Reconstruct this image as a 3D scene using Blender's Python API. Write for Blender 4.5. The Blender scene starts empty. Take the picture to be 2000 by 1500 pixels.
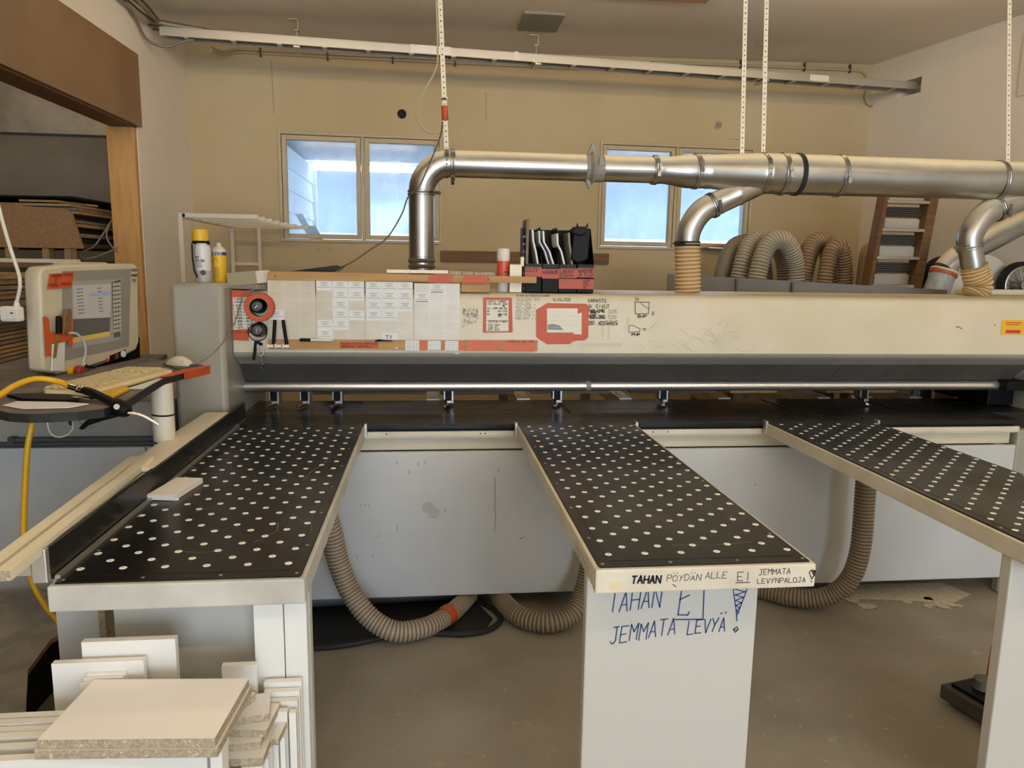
import bpy, math, random
from mathutils import Matrix, Vector
random.seed(7)
PI = math.pi
sc = bpy.context.scene
col = sc.collection

# ---------------------------------------------------------------- camera
def make_camera():
    yaw, pitch, roll = math.radians(6.435), math.radians(-8.978), math.radians(0.911)
    f = Vector((math.sin(yaw) * math.cos(pitch), math.cos(yaw) * math.cos(pitch), math.sin(pitch)))
    r = Vector((math.cos(yaw), -math.sin(yaw), 0)); u = r.cross(f)
    rr = math.cos(roll) * r + math.sin(roll) * u
    uu = -math.sin(roll) * r + math.cos(roll) * u
    cam = bpy.data.cameras.new('camera'); cam.sensor_fit = 'HORIZONTAL'; cam.sensor_width = 36.0
    cam.lens = 36.0 * 1450 / 2000; cam.clip_start = 0.02; cam.clip_end = 200
    o = bpy.data.objects.new('camera', cam); col.objects.link(o)
    m = Matrix((rr, uu, -f)).transposed().to_4x4(); m.translation = (0, 0, 1.62)
    o.matrix_world = m; sc.camera = o
make_camera()

# ---------------------------------------------------------------- world, daylight, exposure
w = bpy.data.worlds.new('sky'); sc.world = w; w.use_nodes = True
bg = w.node_tree.nodes['Background']; bg.inputs[0].default_value = (0.66, 0.79, 1.0, 1); bg.inputs[1].default_value = 7.2
sc.view_settings.view_transform = 'Standard'; sc.view_settings.look = 'None'
sc.view_settings.gamma = 1.0; sc.view_settings.use_curve_mapping = False
sc.view_settings.exposure = 0.0
sc.cycles.use_denoising = True; sc.cycles.max_bounces = 10; sc.cycles.diffuse_bounces = 5
sc.cycles.transparent_max_bounces = 12
sc.cycles.caustics_reflective = False; sc.cycles.caustics_refractive = False; sc.cycles.sample_clamp_indirect = 4
def daylight():                          # daylight through the open loading door behind the camera
    l = bpy.data.lights.new('loading_door_daylight', 'AREA'); l.shape = 'RECTANGLE'; l.size = 4.4; l.size_y = 3.0
    l.energy = 125; l.color = (0.74, 0.87, 1.0)
    o = bpy.data.objects.new('loading_door_daylight', l); col.objects.link(o)
    o.location = (1.6, -5.95, 1.55); o.rotation_euler = (PI / 2, 0, 0)
daylight()
LAMP_STRENGTH = {'window': 27.0, 'middle': 20.0, 'front': 74.0, 'rear': 14.0, 'store': 95.0}
LAMP_COLOR = (1.0, 0.80, 0.56)

# ---------------------------------------------------------------- helpers
def lin(h):
    h = h.lstrip('#'); out = []
    for i in (0, 2, 4):
        c = int(h[i:i + 2], 16) / 255
        out.append(c / 12.92 if c <= 0.04045 else ((c + 0.055) / 1.055) ** 2.4)
    return (*out, 1)
MATS = {}
def mat(name, c, rough=0.5, metal=0.0, c2=None, scale=8.0, stretch=(1, 1, 1), lo=0.35, hi=0.65, bump=0.0, spec=0.5,
        emit=0.0, dust=None, detail=4.0, speck=None, rough2=None, trans=0.0):
    m = bpy.data.materials.new(name); m.use_nodes = True; nt = m.node_tree; N = nt.nodes; L = nt.links
    b = N['Principled BSDF']; b.inputs['Base Color'].default_value = lin(c); b.inputs['Roughness'].default_value = rough
    b.inputs['Metallic'].default_value = metal; b.inputs['Specular IOR Level'].default_value = spec
    last = None
    if c2 or bump or speck or dust:
        tc = N.new('ShaderNodeTexCoord'); mp = N.new('ShaderNodeMapping'); mp.inputs['Scale'].default_value = stretch
        L.new(tc.outputs['Object'], mp.inputs['Vector'])
        nz = N.new('ShaderNodeTexNoise'); nz.inputs['Scale'].default_value = scale; nz.inputs['Detail'].default_value = detail
        L.new(mp.outputs[0], nz.inputs['Vector'])
    if c2:
        rp = N.new('ShaderNodeValToRGB'); rp.color_ramp.elements[0].position = lo; rp.color_ramp.elements[1].position = hi
        rp.color_ramp.elements[0].color = lin(c); rp.color_ramp.elements[1].color = lin(c2)
        L.new(nz.outputs['Fac'], rp.inputs['Fac']); last = rp.outputs['Color']
        if rough2 is not None:
            mr = N.new('ShaderNodeMapRange'); mr.inputs[1].default_value = lo; mr.inputs[2].default_value = hi
            mr.inputs[3].default_value = rough; mr.inputs[4].default_value = rough2
            L.new(nz.outputs['Fac'], mr.inputs[0]); L.new(mr.outputs[0], b.inputs['Roughness'])
    def mix(colour, fac):
        nonlocal last
        mx = N.new('ShaderNodeMix'); mx.data_type = 'RGBA'
        if last is None: mx.inputs[6].default_value = lin(c)
        else: L.new(last, mx.inputs[6])
        mx.inputs[7].default_value = lin(colour); L.new(fac, mx.inputs[0]); last = mx.outputs[2]
    if speck:                             # (colour, scale, threshold)
        n2 = N.new('ShaderNodeTexNoise'); n2.inputs['Scale'].default_value = speck[1]; n2.inputs['Detail'].default_value = 3
        L.new(mp.outputs[0], n2.inputs['Vector'])
        r2 = N.new('ShaderNodeValToRGB'); r2.color_ramp.elements[0].position = speck[2]; r2.color_ramp.elements[1].position = speck[2] + 0.08
        L.new(n2.outputs['Fac'], r2.inputs['Fac']); mix(speck[0], r2.outputs['Color'])
    if dust:                              # settled dust on upward faces
        g = N.new('ShaderNodeNewGeometry'); sx = N.new('ShaderNodeSeparateXYZ'); L.new(g.outputs['Normal'], sx.inputs[0])
        ad = N.new('ShaderNodeMath'); ad.operation = 'MULTIPLY_ADD'; ad.inputs[1].default_value = 0.5
        L.new(nz.outputs['Fac'], ad.inputs[0]); L.new(sx.outputs['Z'], ad.inputs[2])
        r3 = N.new('ShaderNodeValToRGB'); r3.color_ramp.elements[0].position = dust[1]; r3.color_ramp.elements[1].position = dust[2]
        L.new(ad.outputs[0], r3.inputs['Fac']); mix(dust[0], r3.outputs['Color'])
        mm = N.new('ShaderNodeMath'); mm.operation = 'MULTIPLY_ADD'; mm.inputs[1].default_value = -metal; mm.inputs[2].default_value = metal
        L.new(r3.outputs['Color'], mm.inputs[0]); L.new(mm.outputs[0], b.inputs['Metallic'])
        mr = N.new('ShaderNodeMath'); mr.operation = 'MULTIPLY_ADD'; mr.inputs[1].default_value = 0.9 - rough; mr.inputs[2].default_value = rough
        L.new(r3.outputs['Color'], mr.inputs[0]); L.new(mr.outputs[0], b.inputs['Roughness'])
    if last is not None: L.new(last, b.inputs['Base Color'])
    if bump:
        bp = N.new('ShaderNodeBump'); bp.inputs['Strength'].default_value = bump; bp.inputs['Distance'].default_value = 0.01
        L.new(nz.outputs['Fac'], bp.inputs['Height']); L.new(bp.outputs[0], b.inputs['Normal'])
    if emit:
        b.inputs['Emission Strength'].default_value = emit
        if last is not None: L.new(last, b.inputs['Emission Color'])
        else: b.inputs['Emission Color'].default_value = lin(c)
    if trans: b.inputs['Transmission Weight'].default_value = trans
    MATS[name] = m; return m

class M:
    """collects shapes into one mesh"""
    def __init__(s, xf=None): s.v = []; s.f = []; s.mi = []; s.xf = xf
    def add(s, vs, fs, mi=0):
        o = len(s.v); s.v += [Vector(v) for v in vs]
        for f in fs: s.f.append([o + i for i in f]); s.mi.append(mi)
    def box(s, x0, x1, y0, y1, z0, z1, mi=0, mis=None):
        vs = [(x, y, z) for z in (z0, z1) for y in (y0, y1) for x in (x0, x1)]
        fs = [(0, 2, 3, 1), (4, 5, 7, 6), (0, 1, 5, 4), (2, 6, 7, 3), (0, 4, 6, 2), (1, 3, 7, 5)]  # -z +z -y +y -x +x
        for k, f in enumerate(fs): s.add([vs[i] for i in f], [(0, 1, 2, 3)], mis[k] if mis else mi) if mis else None
        if not mis: s.add(vs, fs, mi)
    def obox(s, c, size, rot=None, mi=0, mis=None):
        t = M(); hx, hy, hz = (d / 2 for d in size); t.box(-hx, hx, -hy, hy, -hz, hz, mi, mis)
        R = rot if rot is not None else Matrix.Identity(3)
        o = len(s.v); s.v += [R @ v + Vector(c) for v in t.v]
        for f, m_ in zip(t.f, t.mi): s.f.append([o + i for i in f]); s.mi.append(m_)
    def prism(s, poly, vec, mi=0, mi_cap=None):          # 3-D polygon pushed along vec
        n = len(poly); vec = Vector(vec); a = [Vector(p) for p in poly]; b = [p + vec for p in a]
        nrm = Vector((0, 0, 0))
        for i in range(n): nrm += a[i].cross(a[(i + 1) % n])
        if nrm.dot(vec) > 0: a, b = a[::-1], b[::-1]
        vs = a + b
        s.add(vs, [tuple(range(n)), tuple(range(2 * n - 1, n - 1, -1))], mi if mi_cap is None else mi_cap)
        o = len(s.v) - 2 * n
        for i in range(n):
            j = (i + 1) % n; s.f.append([o + i, o + n + i, o + n + j, o + j]); s.mi.append(mi)
    def quad(s, a, b, c, d, mi=0): s.add([a, b, c, d], [(0, 1, 2, 3)], mi)
    def tube(s, pts, r, n=10, mi=0, caps=True, mif=None):
        pts = [Vector(p) for p in pts]; k = len(pts)
        rs = r if isinstance(r, (list, tuple)) else [r] * k
        T = []
        for i in range(k):
            t = pts[min(i + 1, k - 1)] - pts[max(i - 1, 0)]
            T.append(t.normalized() if t.length > 1e-9 else Vector((0, 0, 1)))
        ref = Vector((0, 0, 1)) if abs(T[0].z) < 0.9 else Vector((1, 0, 0))
        N = (ref - T[0] * ref.dot(T[0])).normalized(); o = len(s.v)
        for i in range(k):
            N = (N - T[i] * N.dot(T[i])).normalized(); B = T[i].cross(N)
            for j in range(n):
                a = 2 * PI * j / n; s.v.append(pts[i] + (N * math.cos(a) + B * math.sin(a)) * rs[i])
        for i in range(k - 1):
            m_ = mif(i) if mif else mi
            for j in range(n):
                j2 = (j + 1) % n; s.f.append([o + i * n + j, o + i * n + j2, o + (i + 1) * n + j2, o + (i + 1) * n + j]); s.mi.append(m_)
        if caps:
            s.f.append([o + j for j in range(n)][::-1]); s.mi.append(mi)
            s.f.append([o + (k - 1) * n + j for j in range(n)]); s.mi.append(mi)
    def lathe(s, prof, org, axis=(0, 0, 1), n=24, mi=0, mis=None, caps=True):   # prof = [(radius, height)]
        ax = Vector(axis).normalized()
        s.tube2([Vector(org) + ax * h for _, h in prof], [max(r, 1e-5) for r, _ in prof], ax, n, mi, mis, caps)
    def tube2(s, cs, rs, ax, n, mi, mis, caps):
        ref = Vector((0, 0, 1)) if abs(ax.z) < 0.9 else Vector((1, 0, 0))
        N = (ref - ax * ref.dot(ax)).normalized(); B = ax.cross(N); o = len(s.v); k = len(cs)
        for c, r in zip(cs, rs):
            for j in range(n):
                a = 2 * PI * j / n; s.v.append(c + (N * math.cos(a) + B * math.sin(a)) * r)
        for i in range(k - 1):
            for j in range(n):
                j2 = (j + 1) % n; s.f.append([o + i * n + j, o + i * n + j2, o + (i + 1) * n + j2, o + (i + 1) * n + j])
                s.mi.append(mis[i] if mis else mi)
        if caps:
            s.f.append([o + j for j in range(n)][::-1]); s.mi.append(mis[0] if mis else mi)
            s.f.append([o + (k - 1) * n + j for j in range(n)]); s.mi.append(mis[-1] if mis else mi)
    def disc(s, c, r, nrm=(0, 0, 1), n=16, mi=0):
        ax = Vector(nrm).normalized(); ref = Vector((0, 0, 1)) if abs(ax.z) < 0.9 else Vector((1, 0, 0))
        N = (ref - ax * ref.dot(ax)).normalized(); B = ax.cross(N)
        s.add([Vector(c) + (N * math.cos(2 * PI * j / n) + B * math.sin(2 * PI * j / n)) * r for j in range(n)], [tuple(range(n))], mi)
    def band(s, pts, wvec, mi=0):                          # flat strip along pts, width vector
        w_ = Vector(wvec) / 2
        for a, b in zip(pts[:-1], pts[1:]):
            a, b = Vector(a), Vector(b); s.quad(a - w_, b - w_, b + w_, a + w_, mi)

def spline(pts, step=0.02):                               # Catmull-Rom, resampled evenly
    P = [Vector(p) for p in pts]; P = [2 * P[0] - P[1]] + P + [2 * P[-1] - P[-2]]; out = []
    for i in range(1, len(P) - 2):
        a, b, c, d = P[i - 1:i + 3]
        for k in range(16):
            t = k / 16; out.append(0.5 * ((2 * b) + (c - a) * t + (2 * a - 5 * b + 4 * c - d) * t * t + (3 * b - a - 3 * c + d) * t ** 3))
    out.append(P[-2]); res = [out[0]]; acc = 0.0
    for a, b in zip(out[:-1], out[1:]):
        L = (b - a).length; d = step - acc
        while d <= L:
            res.append(a.lerp(b, d / L)); d += step
        acc = (acc + L) % step if L else acc
    if (res[-1] - out[-1]).length > step * 0.3: res.append(out[-1])
    return res

def obj(name, m, mats, parent=None, smooth=None, bevel=0.0, label=None, recentre=True):
    if m.xf is not None: m.v = [m.xf @ v for v in m.v]; m.xf = None
    me = bpy.data.meshes.new(name)
    org = Vector((0, 0, 0))
    if recentre and m.v:
        xs = [v.x for v in m.v]; ys = [v.y for v in m.v]; zs = [v.z for v in m.v]
        org = Vector(((min(xs) + max(xs)) / 2, (min(ys) + max(ys)) / 2, min(zs)))
    me.from_pydata([tuple(v - org) for v in m.v], [], m.f)
    for k in (mats if isinstance(mats, (list, tuple)) else [mats]): me.materials.append(MATS[k] if isinstance(k, str) else k)
    me.polygons.foreach_set('material_index', m.mi)
    if smooth:
        me.polygons.foreach_set('use_smooth', [True] * len(m.f)); me.set_sharp_from_angle(angle=math.radians(smooth))
    me.update()
    o = bpy.data.objects.new(name, me); col.objects.link(o)
    if parent is not None:
        o.parent = parent; p = Vector((0, 0, 0)); q = parent
        while q is not None: p += q.location; q = q.parent
        o.location = org - p
    else: o.location = org
    if bevel:
        b = o.modifiers.new('edge', 'BEVEL'); b.width = bevel; b.segments = 2; b.limit_method = 'ANGLE'; b.angle_limit = math.radians(40)
    if label: o['label'] = label
    return o
def tag(o, label, cat, group=None, kind=None):
    o['label'] = label; o['category'] = cat
    if group: o['group'] = group
    if kind: o['kind'] = kind
    return o
def thing(name, label, cat, loc=(0, 0, 0), group=None):
    o = bpy.data.objects.new(name, None); col.objects.link(o); o.location = loc; o.empty_display_size = 0.05
    return tag(o, label, cat, group)
def struct(name, m, mats, parent=None, **k):
    o = obj(name, m, mats, parent, **k)
    if parent is None: o['kind'] = 'structure'
    return o
def single(name, m, mats, label, cat, group=None, **k): return tag(obj(name, m, mats, **k), label, cat, group)

# handwriting: one-stroke capitals on a 4 x 6 grid
GL = {'A': '00 26 40;12 32', 'B': '00 06 36 45 33 03;33 42 41 30 00', 'C': '45 36 16 05 01 10 30 41', 'D': '00 06 26 44 42 20 00',
 'E': '40 00 06 46;03 33', 'F': '00 06 46;03 33', 'G': '45 36 16 05 01 10 30 42 22', 'H': '00 06;40 46;03 43', 'I': '20 26',
 'J': '01 10 20 31 36;16 46', 'K': '00 06;46 02;13 40', 'L': '06 00 40', 'M': '00 06 23 46 40', 'N': '00 06 40 46',
 'O': '10 01 05 16 36 45 41 30 10', 'P': '00 06 36 45 44 33 03', 'Q': '10 01 05 16 36 45 41 30 10;22 40', 'R': '00 06 36 45 44 33 03;23 40',
 'S': '45 36 16 05 04 13 33 42 41 30 10 01', 'T': '20 26;06 46', 'U': '06 01 10 30 41 46', 'V': '06 20 46', 'W': '06 10 23 30 46',
 'X': '00 46;06 40', 'Y': '06 23 46;23 10', 'Z': '06 46 00 40', 'Ä': '00 25 40;12 32;07 08;37 38', 'Ö': '10 01 04 15 35 44 41 30 10;07 08;37 38',
 '0': '10 01 05 16 36 45 41 30 10', '1': '14 26 20', '2': '05 16 36 45 44 00 40', '3': '05 16 36 45 34 13;33 42 41 30 10 01', '4': '30 36 02 42',
 '5': '46 06 03 33 42 41 30 10 01', '6': '46 16 02 01 10 30 41 42 33 03', '7': '06 46 10', '8': '13 04 05 16 36 45 44 33 13 02 01 10 30 41 42 33',
 '9': '41 46 16 05 04 13 43', '+': '13 33;22 24', '-': '13 33', '=': '12 32;14 34', '.': '10 20', '!': '26 22;20 21', 'x': '11 33;13 31', '/': '00 46'}
def strokes(m, lines, org, u, v, wid, mi=0):
    org, u, v = Vector(org), Vector(u), Vector(v); n = u.cross(v).normalized(); org = org + n * 0.0009
    for ln in lines:
        P = [org + u * a + v * b for a, b in ln]
        for a, b in zip(P[:-1], P[1:]):
            d = (b - a)
            if d.length < 1e-6: continue
            d.normalize(); s_ = n.cross(d) * wid / 2; e = d * wid * 0.35
            m.quad(a - e - s_, b + e - s_, b + e + s_, a - e + s_, mi)
def write(m, text, org, u, v, h, adv=None, wid=None, jit=0.25, slant=0.0, mi=0):
    """text starting at org, u / v unit vectors, letter height h"""
    adv = adv or h * 0.78; wid = wid or h * 0.09; x = 0.0; lines = []
    for ch in text:
        if ch in GL:
            dy = random.uniform(-.06, .06) * h * jit * 4
            for st in GL[ch].split(';'):
                ln = []
                for p in st.split(' '):
                    gx, gy = int(p[0]) / 4, int(p[1]) / 6
                    ln.append((x + gx * adv * 0.74 + gy * h * slant + random.uniform(-.05, .05) * h * jit, gy * h + dy + random.uniform(-.05, .05) * h * jit))
                lines.append(ln)
        x += adv
    strokes(m, lines, org, u, v, wid, mi)
X_, Y_, Z_ = Vector((1, 0, 0)), Vector((0, 1, 0)), Vector((0, 0, 1))
def rz(a): return Matrix.Rotation(a, 3, 'Z')
def frame(loc, a): return Matrix.Translation(loc) @ Matrix.Rotation(a, 4, 'Z')

# ---------------------------------------------------------------- materials
mat('wall_paint', 'c4b38d', .75, c2='baa780', scale=1.1, bump=.03, detail=6)
mat('ceiling_paint', 'ece2d2', .85, c2='e2d7c4', scale=.7)
mat('wall_paint_lit', 'ece4d4', .75, c2='e4dac7', scale=1.1, bump=.03, detail=6)  # paler copy of wall_paint, raised to put more light on the side walls
mat('concrete', 'a39a8a', .55, c2='8d8270', scale=1.6, bump=.05, detail=8, speck=('a39a88', 14, .66), rough2=.75)
mat('machine_cream', 'd6caae', .42, c2='ccc0a0', scale=3)
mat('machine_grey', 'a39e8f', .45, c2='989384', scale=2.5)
mat('panel_grey', 'c6c6c0', .5, c2='bbbbb5', scale=2.2, speck=('8f9292', 26, .74))
mat('frame_white', 'd9cfb9', .42, c2='c8bda5', scale=5, detail=8)
mat('leg_white', 'c2beb3', .45)
mat('dark_grey', '4a4a48', .5)
mat('black_top', '121212', .24, spec=.3, c2='1c1b19', scale=2.3, detail=8, rough2=.42, lo=.4, hi=.75)
mat('black', '0e0e0e', .5, spec=.15)
mat('black_gloss', '0a0a0a', .25, spec=.3)
mat('black_rubber', '1b1a19', .7)
mat('flap_grey', '57534c', .6, spec=.2, c2='4f4b45', scale=6)
mat('chrome', 'd4d2cc', .16, 1.0)
mat('satin_bar', 'e2ded4', .3, .9)
mat('hose_pale', 'bdb198', .5); mat('hose_pale_groove', '93866e', .55); mat('hose_brown', 'a58a62', .55); mat('hose_brown_groove', '7d6244', .6); mat('hose_light', 'd3bd92', .5); mat('hose_light_groove', 'b08f5c', .55)
mat('steel', 'a9a9a6', .34, 1.0, c2='969591', scale=7, stretch=(1, 6, 6))
mat('galvanised', 'b4b3ae', .33, 1.0, c2='a09e98', scale=5, dust=('ecdfba', .5, .98))
mat('aluminium', 'c3beb2', .4, .85)
mat('tray_metal', 'bdb6a6', .4, .6)
mat('hose_rib', 'cbb48a', .5); mat('hose_groove', '8a6840', .55)
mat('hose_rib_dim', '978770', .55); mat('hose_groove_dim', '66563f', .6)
mat('nozzle_white', 'f7f4ec', .45)
mat('laminate', 'e4e2da', .35, c2='dfdcd3', scale=2)
mat('laminate_warm', 'f5f1e9', .4)
mat('chipboard', 'b3a48a', .8, c2='98886b', scale=150, bump=.25, speck=('d2c6ac', 120, .62))
mat('chipboard_dark', '93704a', .8, c2='866440', scale=60, speck=('9d7c54', 90, .66))
mat('edge_band', 'ebe7dc', .45)
mat('tape_shaded', 'b04a26', .5, c2='a44220', scale=14)  # darker copy of the orange tape, its shade put into the colour
mat('guard_grey', '756a59', .45, c2='6a6050', scale=3)
mat('pine', 'cf9f60', .6, c2='bd8a4c', scale=5, stretch=(6, 6, .8), speck=('7a4a22', 9, .76))
mat('wood_strip', 'b98f55', .6, c2='a87e47', scale=6, stretch=(.6, 8, 8))
mat('wood_dark', '7a5a35', .65, c2='654829', scale=5, stretch=(.7, 8, 8))
mat('brown_board', '8a6c4a', .6, c2='806241', scale=3)
mat('plywood', 'a88a5e', .7, c2='8f7248', scale=7, stretch=(.7, 3, 3))
mat('plywood_grey', '8b7a62', .75, c2='6f6050', scale=7, stretch=(.7, 3, 3))
mat('dark_board', '3f3a35', .7, c2='4f483f', scale=6)
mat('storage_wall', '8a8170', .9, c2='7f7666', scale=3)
mat('dusty_board', '5b5751', .85, c2='7f7669', scale=7, detail=9, lo=.4, hi=.7)
mat('frame_galv', 'c6c3b8', .42, c2='aeaba0', scale=6, detail=9)
mat('steel_sheet', 'b5aea0', .5, .35, c2='8f877a', scale=3, detail=9)
mat('hose_dark', '8f7d62', .55); mat('hose_dark_groove', '64543e', .6)
mat('dusty_sheet', '9b968d', .85, c2='bab2a4', scale=9, detail=9, lo=.42, hi=.7)
mat('hose_floor', 'a6967c', .5); mat('hose_floor_groove', '75644e', .6)
mat('tape_orange', 'c25220', .5, c2='b84a1b', scale=14)
mat('tape_pale', 'd0693a', .5, c2='c65c2a', scale=14)
mat('paper', 'e4dec9', .7); mat('paper_white', 'e2e1dc', .65); mat('pocket', 'd0c7b2', .3, c2='c6bca4', scale=9)
mat('sleeve', 'd9d7d0', .25); mat('ink', '14130f', .6); mat('ink_blue', '25406e', .6); mat('ink_grey', '77746a', .7); mat('print_grey', '8c908f', .7)
mat('console_plastic', 'c3b99c', .5); mat('console_bezel', '8d8678', .5)
mat('screen', '8e8a80', .25, emit=.12); mat('screen_list', 'a5a198', .25, emit=.16); mat('screen_blue', '8b98aa', .25, emit=.16)
mat('screen_yellow', 'c2a14a', .25, emit=.16); mat('screen_dark', '55534d', .25, emit=.05); mat('screen_key', 'aaa08c', .25, emit=.14)
mat('keyboard', 'dccb9c', .55); mat('key_cap', 'e0d2a6', .5, c2='cdb98a', scale=60)
mat('mouse', 'cfc5ae', .35)
mat('yellow', 'e0b020', .45); mat('yellow_hose', 'd9a616', .4); mat('red_dark', '8a2a1a', .45); mat('red', 'b83a20', .45)
mat('white_plastic', 'dcd6c8', .4); mat('white_coat', 'd8cfb8', .45); mat('grey_plastic', '8c887c', .5); mat('box_beige', 'ada387', .55)
mat('can_white', 'd6d4ce', .35, .0); mat('can_grey', 'a8a299', .4); mat('can_red', 'd0573a', .4)
mat('leather_black', '121111', .55, spec=.2, bump=.2, scale=60)
mat('cable_beige', 'b3a583', .6); mat('cable_grey', '7f7565', .6); mat('cable_white', 'd4cdba', .5); mat('cable_dark', '51483a', .6)
mat('window_paint', 'c4b592', .55, c2='b8a884', scale=4)
mat('snow', 'eef2f6', .8); mat('siding', 'd8e2ea', .7); mat('far_wall', 'aebfd0', .8); mat('soffit', '9aa3a8', .8)
mat('strip_cream', 'efe6cc', .5, c2='e8ddbf', scale=9, stretch=(8, .5, 8))
mat('brass', 'c4a04a', .35, .9)
mat('clear_sheet', '9a9d9c', .3, c2='b5b8b6', scale=14, stretch=(4, 4, .5))
mat('tread_mesh', '2c2823', .6)
mat('mirror_white', 'c9c2b4', .4)
def glass_mat():
    m = bpy.data.materials.new('window_glass'); m.use_nodes = True; nt = m.node_tree; N = nt.nodes; L = nt.links
    N.remove(N['Principled BSDF']); out = N['Material Output']
    t = N.new('ShaderNodeBsdfTransparent'); t.inputs[0].default_value = (.93, .96, .98, 1)
    d = N.new('ShaderNodeBsdfTranslucent'); d.inputs[0].default_value = (.85, .92, 1, 1)
    g = N.new('ShaderNodeBsdfGlossy'); g.inputs['Roughness'].default_value = .08
    nz = N.new('ShaderNodeTexNoise'); nz.inputs['Scale'].default_value = 2.2; nz.inputs['Detail'].default_value = 6
    r = N.new('ShaderNodeMapRange'); r.inputs[1].default_value = .35; r.inputs[2].default_value = .7; r.inputs[3].default_value = .12; r.inputs[4].default_value = .32
    L.new(nz.outputs['Fac'], r.inputs[0])
    a = N.new('ShaderNodeMixShader'); L.new(r.outputs[0], a.inputs[0]); L.new(t.outputs[0], a.inputs[1]); L.new(d.outputs[0], a.inputs[2])
    f = N.new('ShaderNodeFresnel'); b = N.new('ShaderNodeMixShader'); L.new(f.outputs[0], b.inputs[0]); L.new(a.outputs[0], b.inputs[1]); L.new(g.outputs[0], b.inputs[2])
    L.new(b.outputs[0], out.inputs['Surface']); MATS['glass'] = m
glass_mat()
def lamp_mat(k, e):
    m = bpy.data.materials.new('lamp_tube_' + k); m.use_nodes = True
    b = m.node_tree.nodes['Principled BSDF']; b.inputs['Emission Color'].default_value = (*LAMP_COLOR, 1); b.inputs['Emission Strength'].default_value = e
    MATS['lamp_tube_' + k] = m
for k_, e_ in LAMP_STRENGTH.items(): lamp_mat(k_, e_)
# ================================================================ THE ROOM
m = M(); m.box(-6, 8, -6.3, 14, -.12, 0); struct('floor', m, 'concrete')
def ceil_z(x): return 3.235 + .0235 * x
m = M(); m.prism([(-2.1, -6.2, ceil_z(-2.1)), (6.6, -6.2, ceil_z(6.6)), (6.6, 6.35, ceil_z(6.6)), (-2.1, 6.35, ceil_z(-2.1))], (0, 0, .15)); struct('ceiling', m, 'ceiling_paint')
BW = frame((0, 6, 0), math.radians(2.0)); BWn = Vector((math.sin(math.radians(2)), -math.cos(math.radians(2)), 0))
W1 = (-1.130, .103, 1.785, 2.600); W2 = (1.362, 2.675, 1.778, 2.620)
m = M(BW)
for a, b, z0, z1 in ((-1.76, W1[0], 0, 3.4), (W1[1], W2[0], 0, 3.4), (W2[1], 3.68, 0, 3.45), (W1[0], W1[1], 0, W1[2]), (W1[0], W1[1], W1[3], 3.4), (W2[0], W2[1], 0, W2[2]), (W2[0], W2[1], W2[3], 3.45)):
    m.box(a, b, 0, .22, z0, z1)
wb_ = struct('wall_back', m, 'wall_paint')
m = M()
for pts in ([(-1.157, 3.10), (-1.155, 2.86), (-1.15, 2.72)], [(.44, 2.95), (.44, 2.76), (.455, 2.757)], [(-.86, 1.735), (-.85, 1.73), (-.855, 1.715)], [(-.80, 1.735), (-.797, 1.715)], [(-.77, 1.738), (-.76, 1.73), (-.768, 1.72)], [(2.45, 2.68), (2.53, 2.68)]): strokes(m, [pts], BW @ Vector((0, 0, 0)), (BW.to_3x3() @ X_), Z_, .004)
obj('hairline_cracks', m, 'cable_grey', wb_)
def window(name, W, mid):
    t, b_, z0, z1 = W[0], W[1], W[2], W[3]
    root = bpy.data.objects.new(name, None); col.objects.link(root); root['kind'] = 'structure'; root.location = BW @ Vector(((t + b_) / 2, 0, z0))
    m = M(BW); k = .022
    for a, b, c, d in ((t, t + k, z0, z1), (b_ - k, b_, z0, z1), (t + k, b_ - k, z0, z0 + k), (t + k, b_ - k, z1 - k, z1), (mid - .012, mid + .012, z0 + k, z1 - k)): m.box(a, b, -.012, .1, c, d)
    obj('window_frame', m, 'window_paint', root, bevel=.003)
    for a, b in ((t + k + .004, mid - .016), (mid + .016, b_ - k - .004)):
        m = M(BW); s_ = .034; c, d = z0 + k + .004, z1 - k - .004
        for q in ((a, a + s_, c, d), (b - s_, b, c, d), (a + s_, b - s_, c, c + s_), (a + s_, b - s_, d - s_, d)): m.box(q[0], q[1], -.006, .05, q[2], q[3])
        sash = obj('sash', m, 'window_paint', root, bevel=.003)
        m = M(BW); m.box(a + s_ - .004, b - s_ + .004, .02, .026, c + s_ - .004, d - s_ + .004); obj('pane', m, 'glass', sash)
        m = M(BW); hx = b - .018 if a < mid else a + .018
        if b <= mid:
            m.box(hx - .006, hx + .006, -.014, -.006, d - .19, d - .14); m.box(hx - .004, hx + .004, -.016, -.006, c + .11, c + .14)
            obj('catch', m, 'window_paint', sash)
    return root
window('window_1', W1, -.505); window('window_2', W2, 2.008)
# left wall with the storage opening
LW = frame((-1.759, 5.939, 0), math.radians(-1.4))
m = M(LW); m.box(-.14, 0, -.96, .06, 0, 3.75); m.box(-.14, 0, -4.9, -.96, 2.44, 3.75); m.box(-.14, 0, -12.2, -4.9, 0, 3.35); struct('wall_left', m, 'wall_paint_lit')
m = M(LW); m.box(-.165, -.004, -1.008, -.962, 0, 2.424); struct('trim_1', m, 'pine', bevel=.003)['label'] = 'knotty pine post framing the storage opening'
m = M(LW); m.box(-.15, .0, -4.89, -.963, 2.425, 2.4395); struct('trim_2', m, 'wood_dark', bevel=.004)['label'] = 'dark wooden header over the storage opening'
RA = math.radians(11.2)
RW = frame((3.67, 6.128, 0), RA)            # local -y runs towards the camera
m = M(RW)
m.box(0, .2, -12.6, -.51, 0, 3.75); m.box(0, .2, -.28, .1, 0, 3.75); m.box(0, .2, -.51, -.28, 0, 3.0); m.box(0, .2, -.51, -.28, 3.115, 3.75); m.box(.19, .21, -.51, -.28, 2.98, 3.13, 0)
struct('wall_right', m, 'wall_paint_lit')
m = M()
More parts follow.
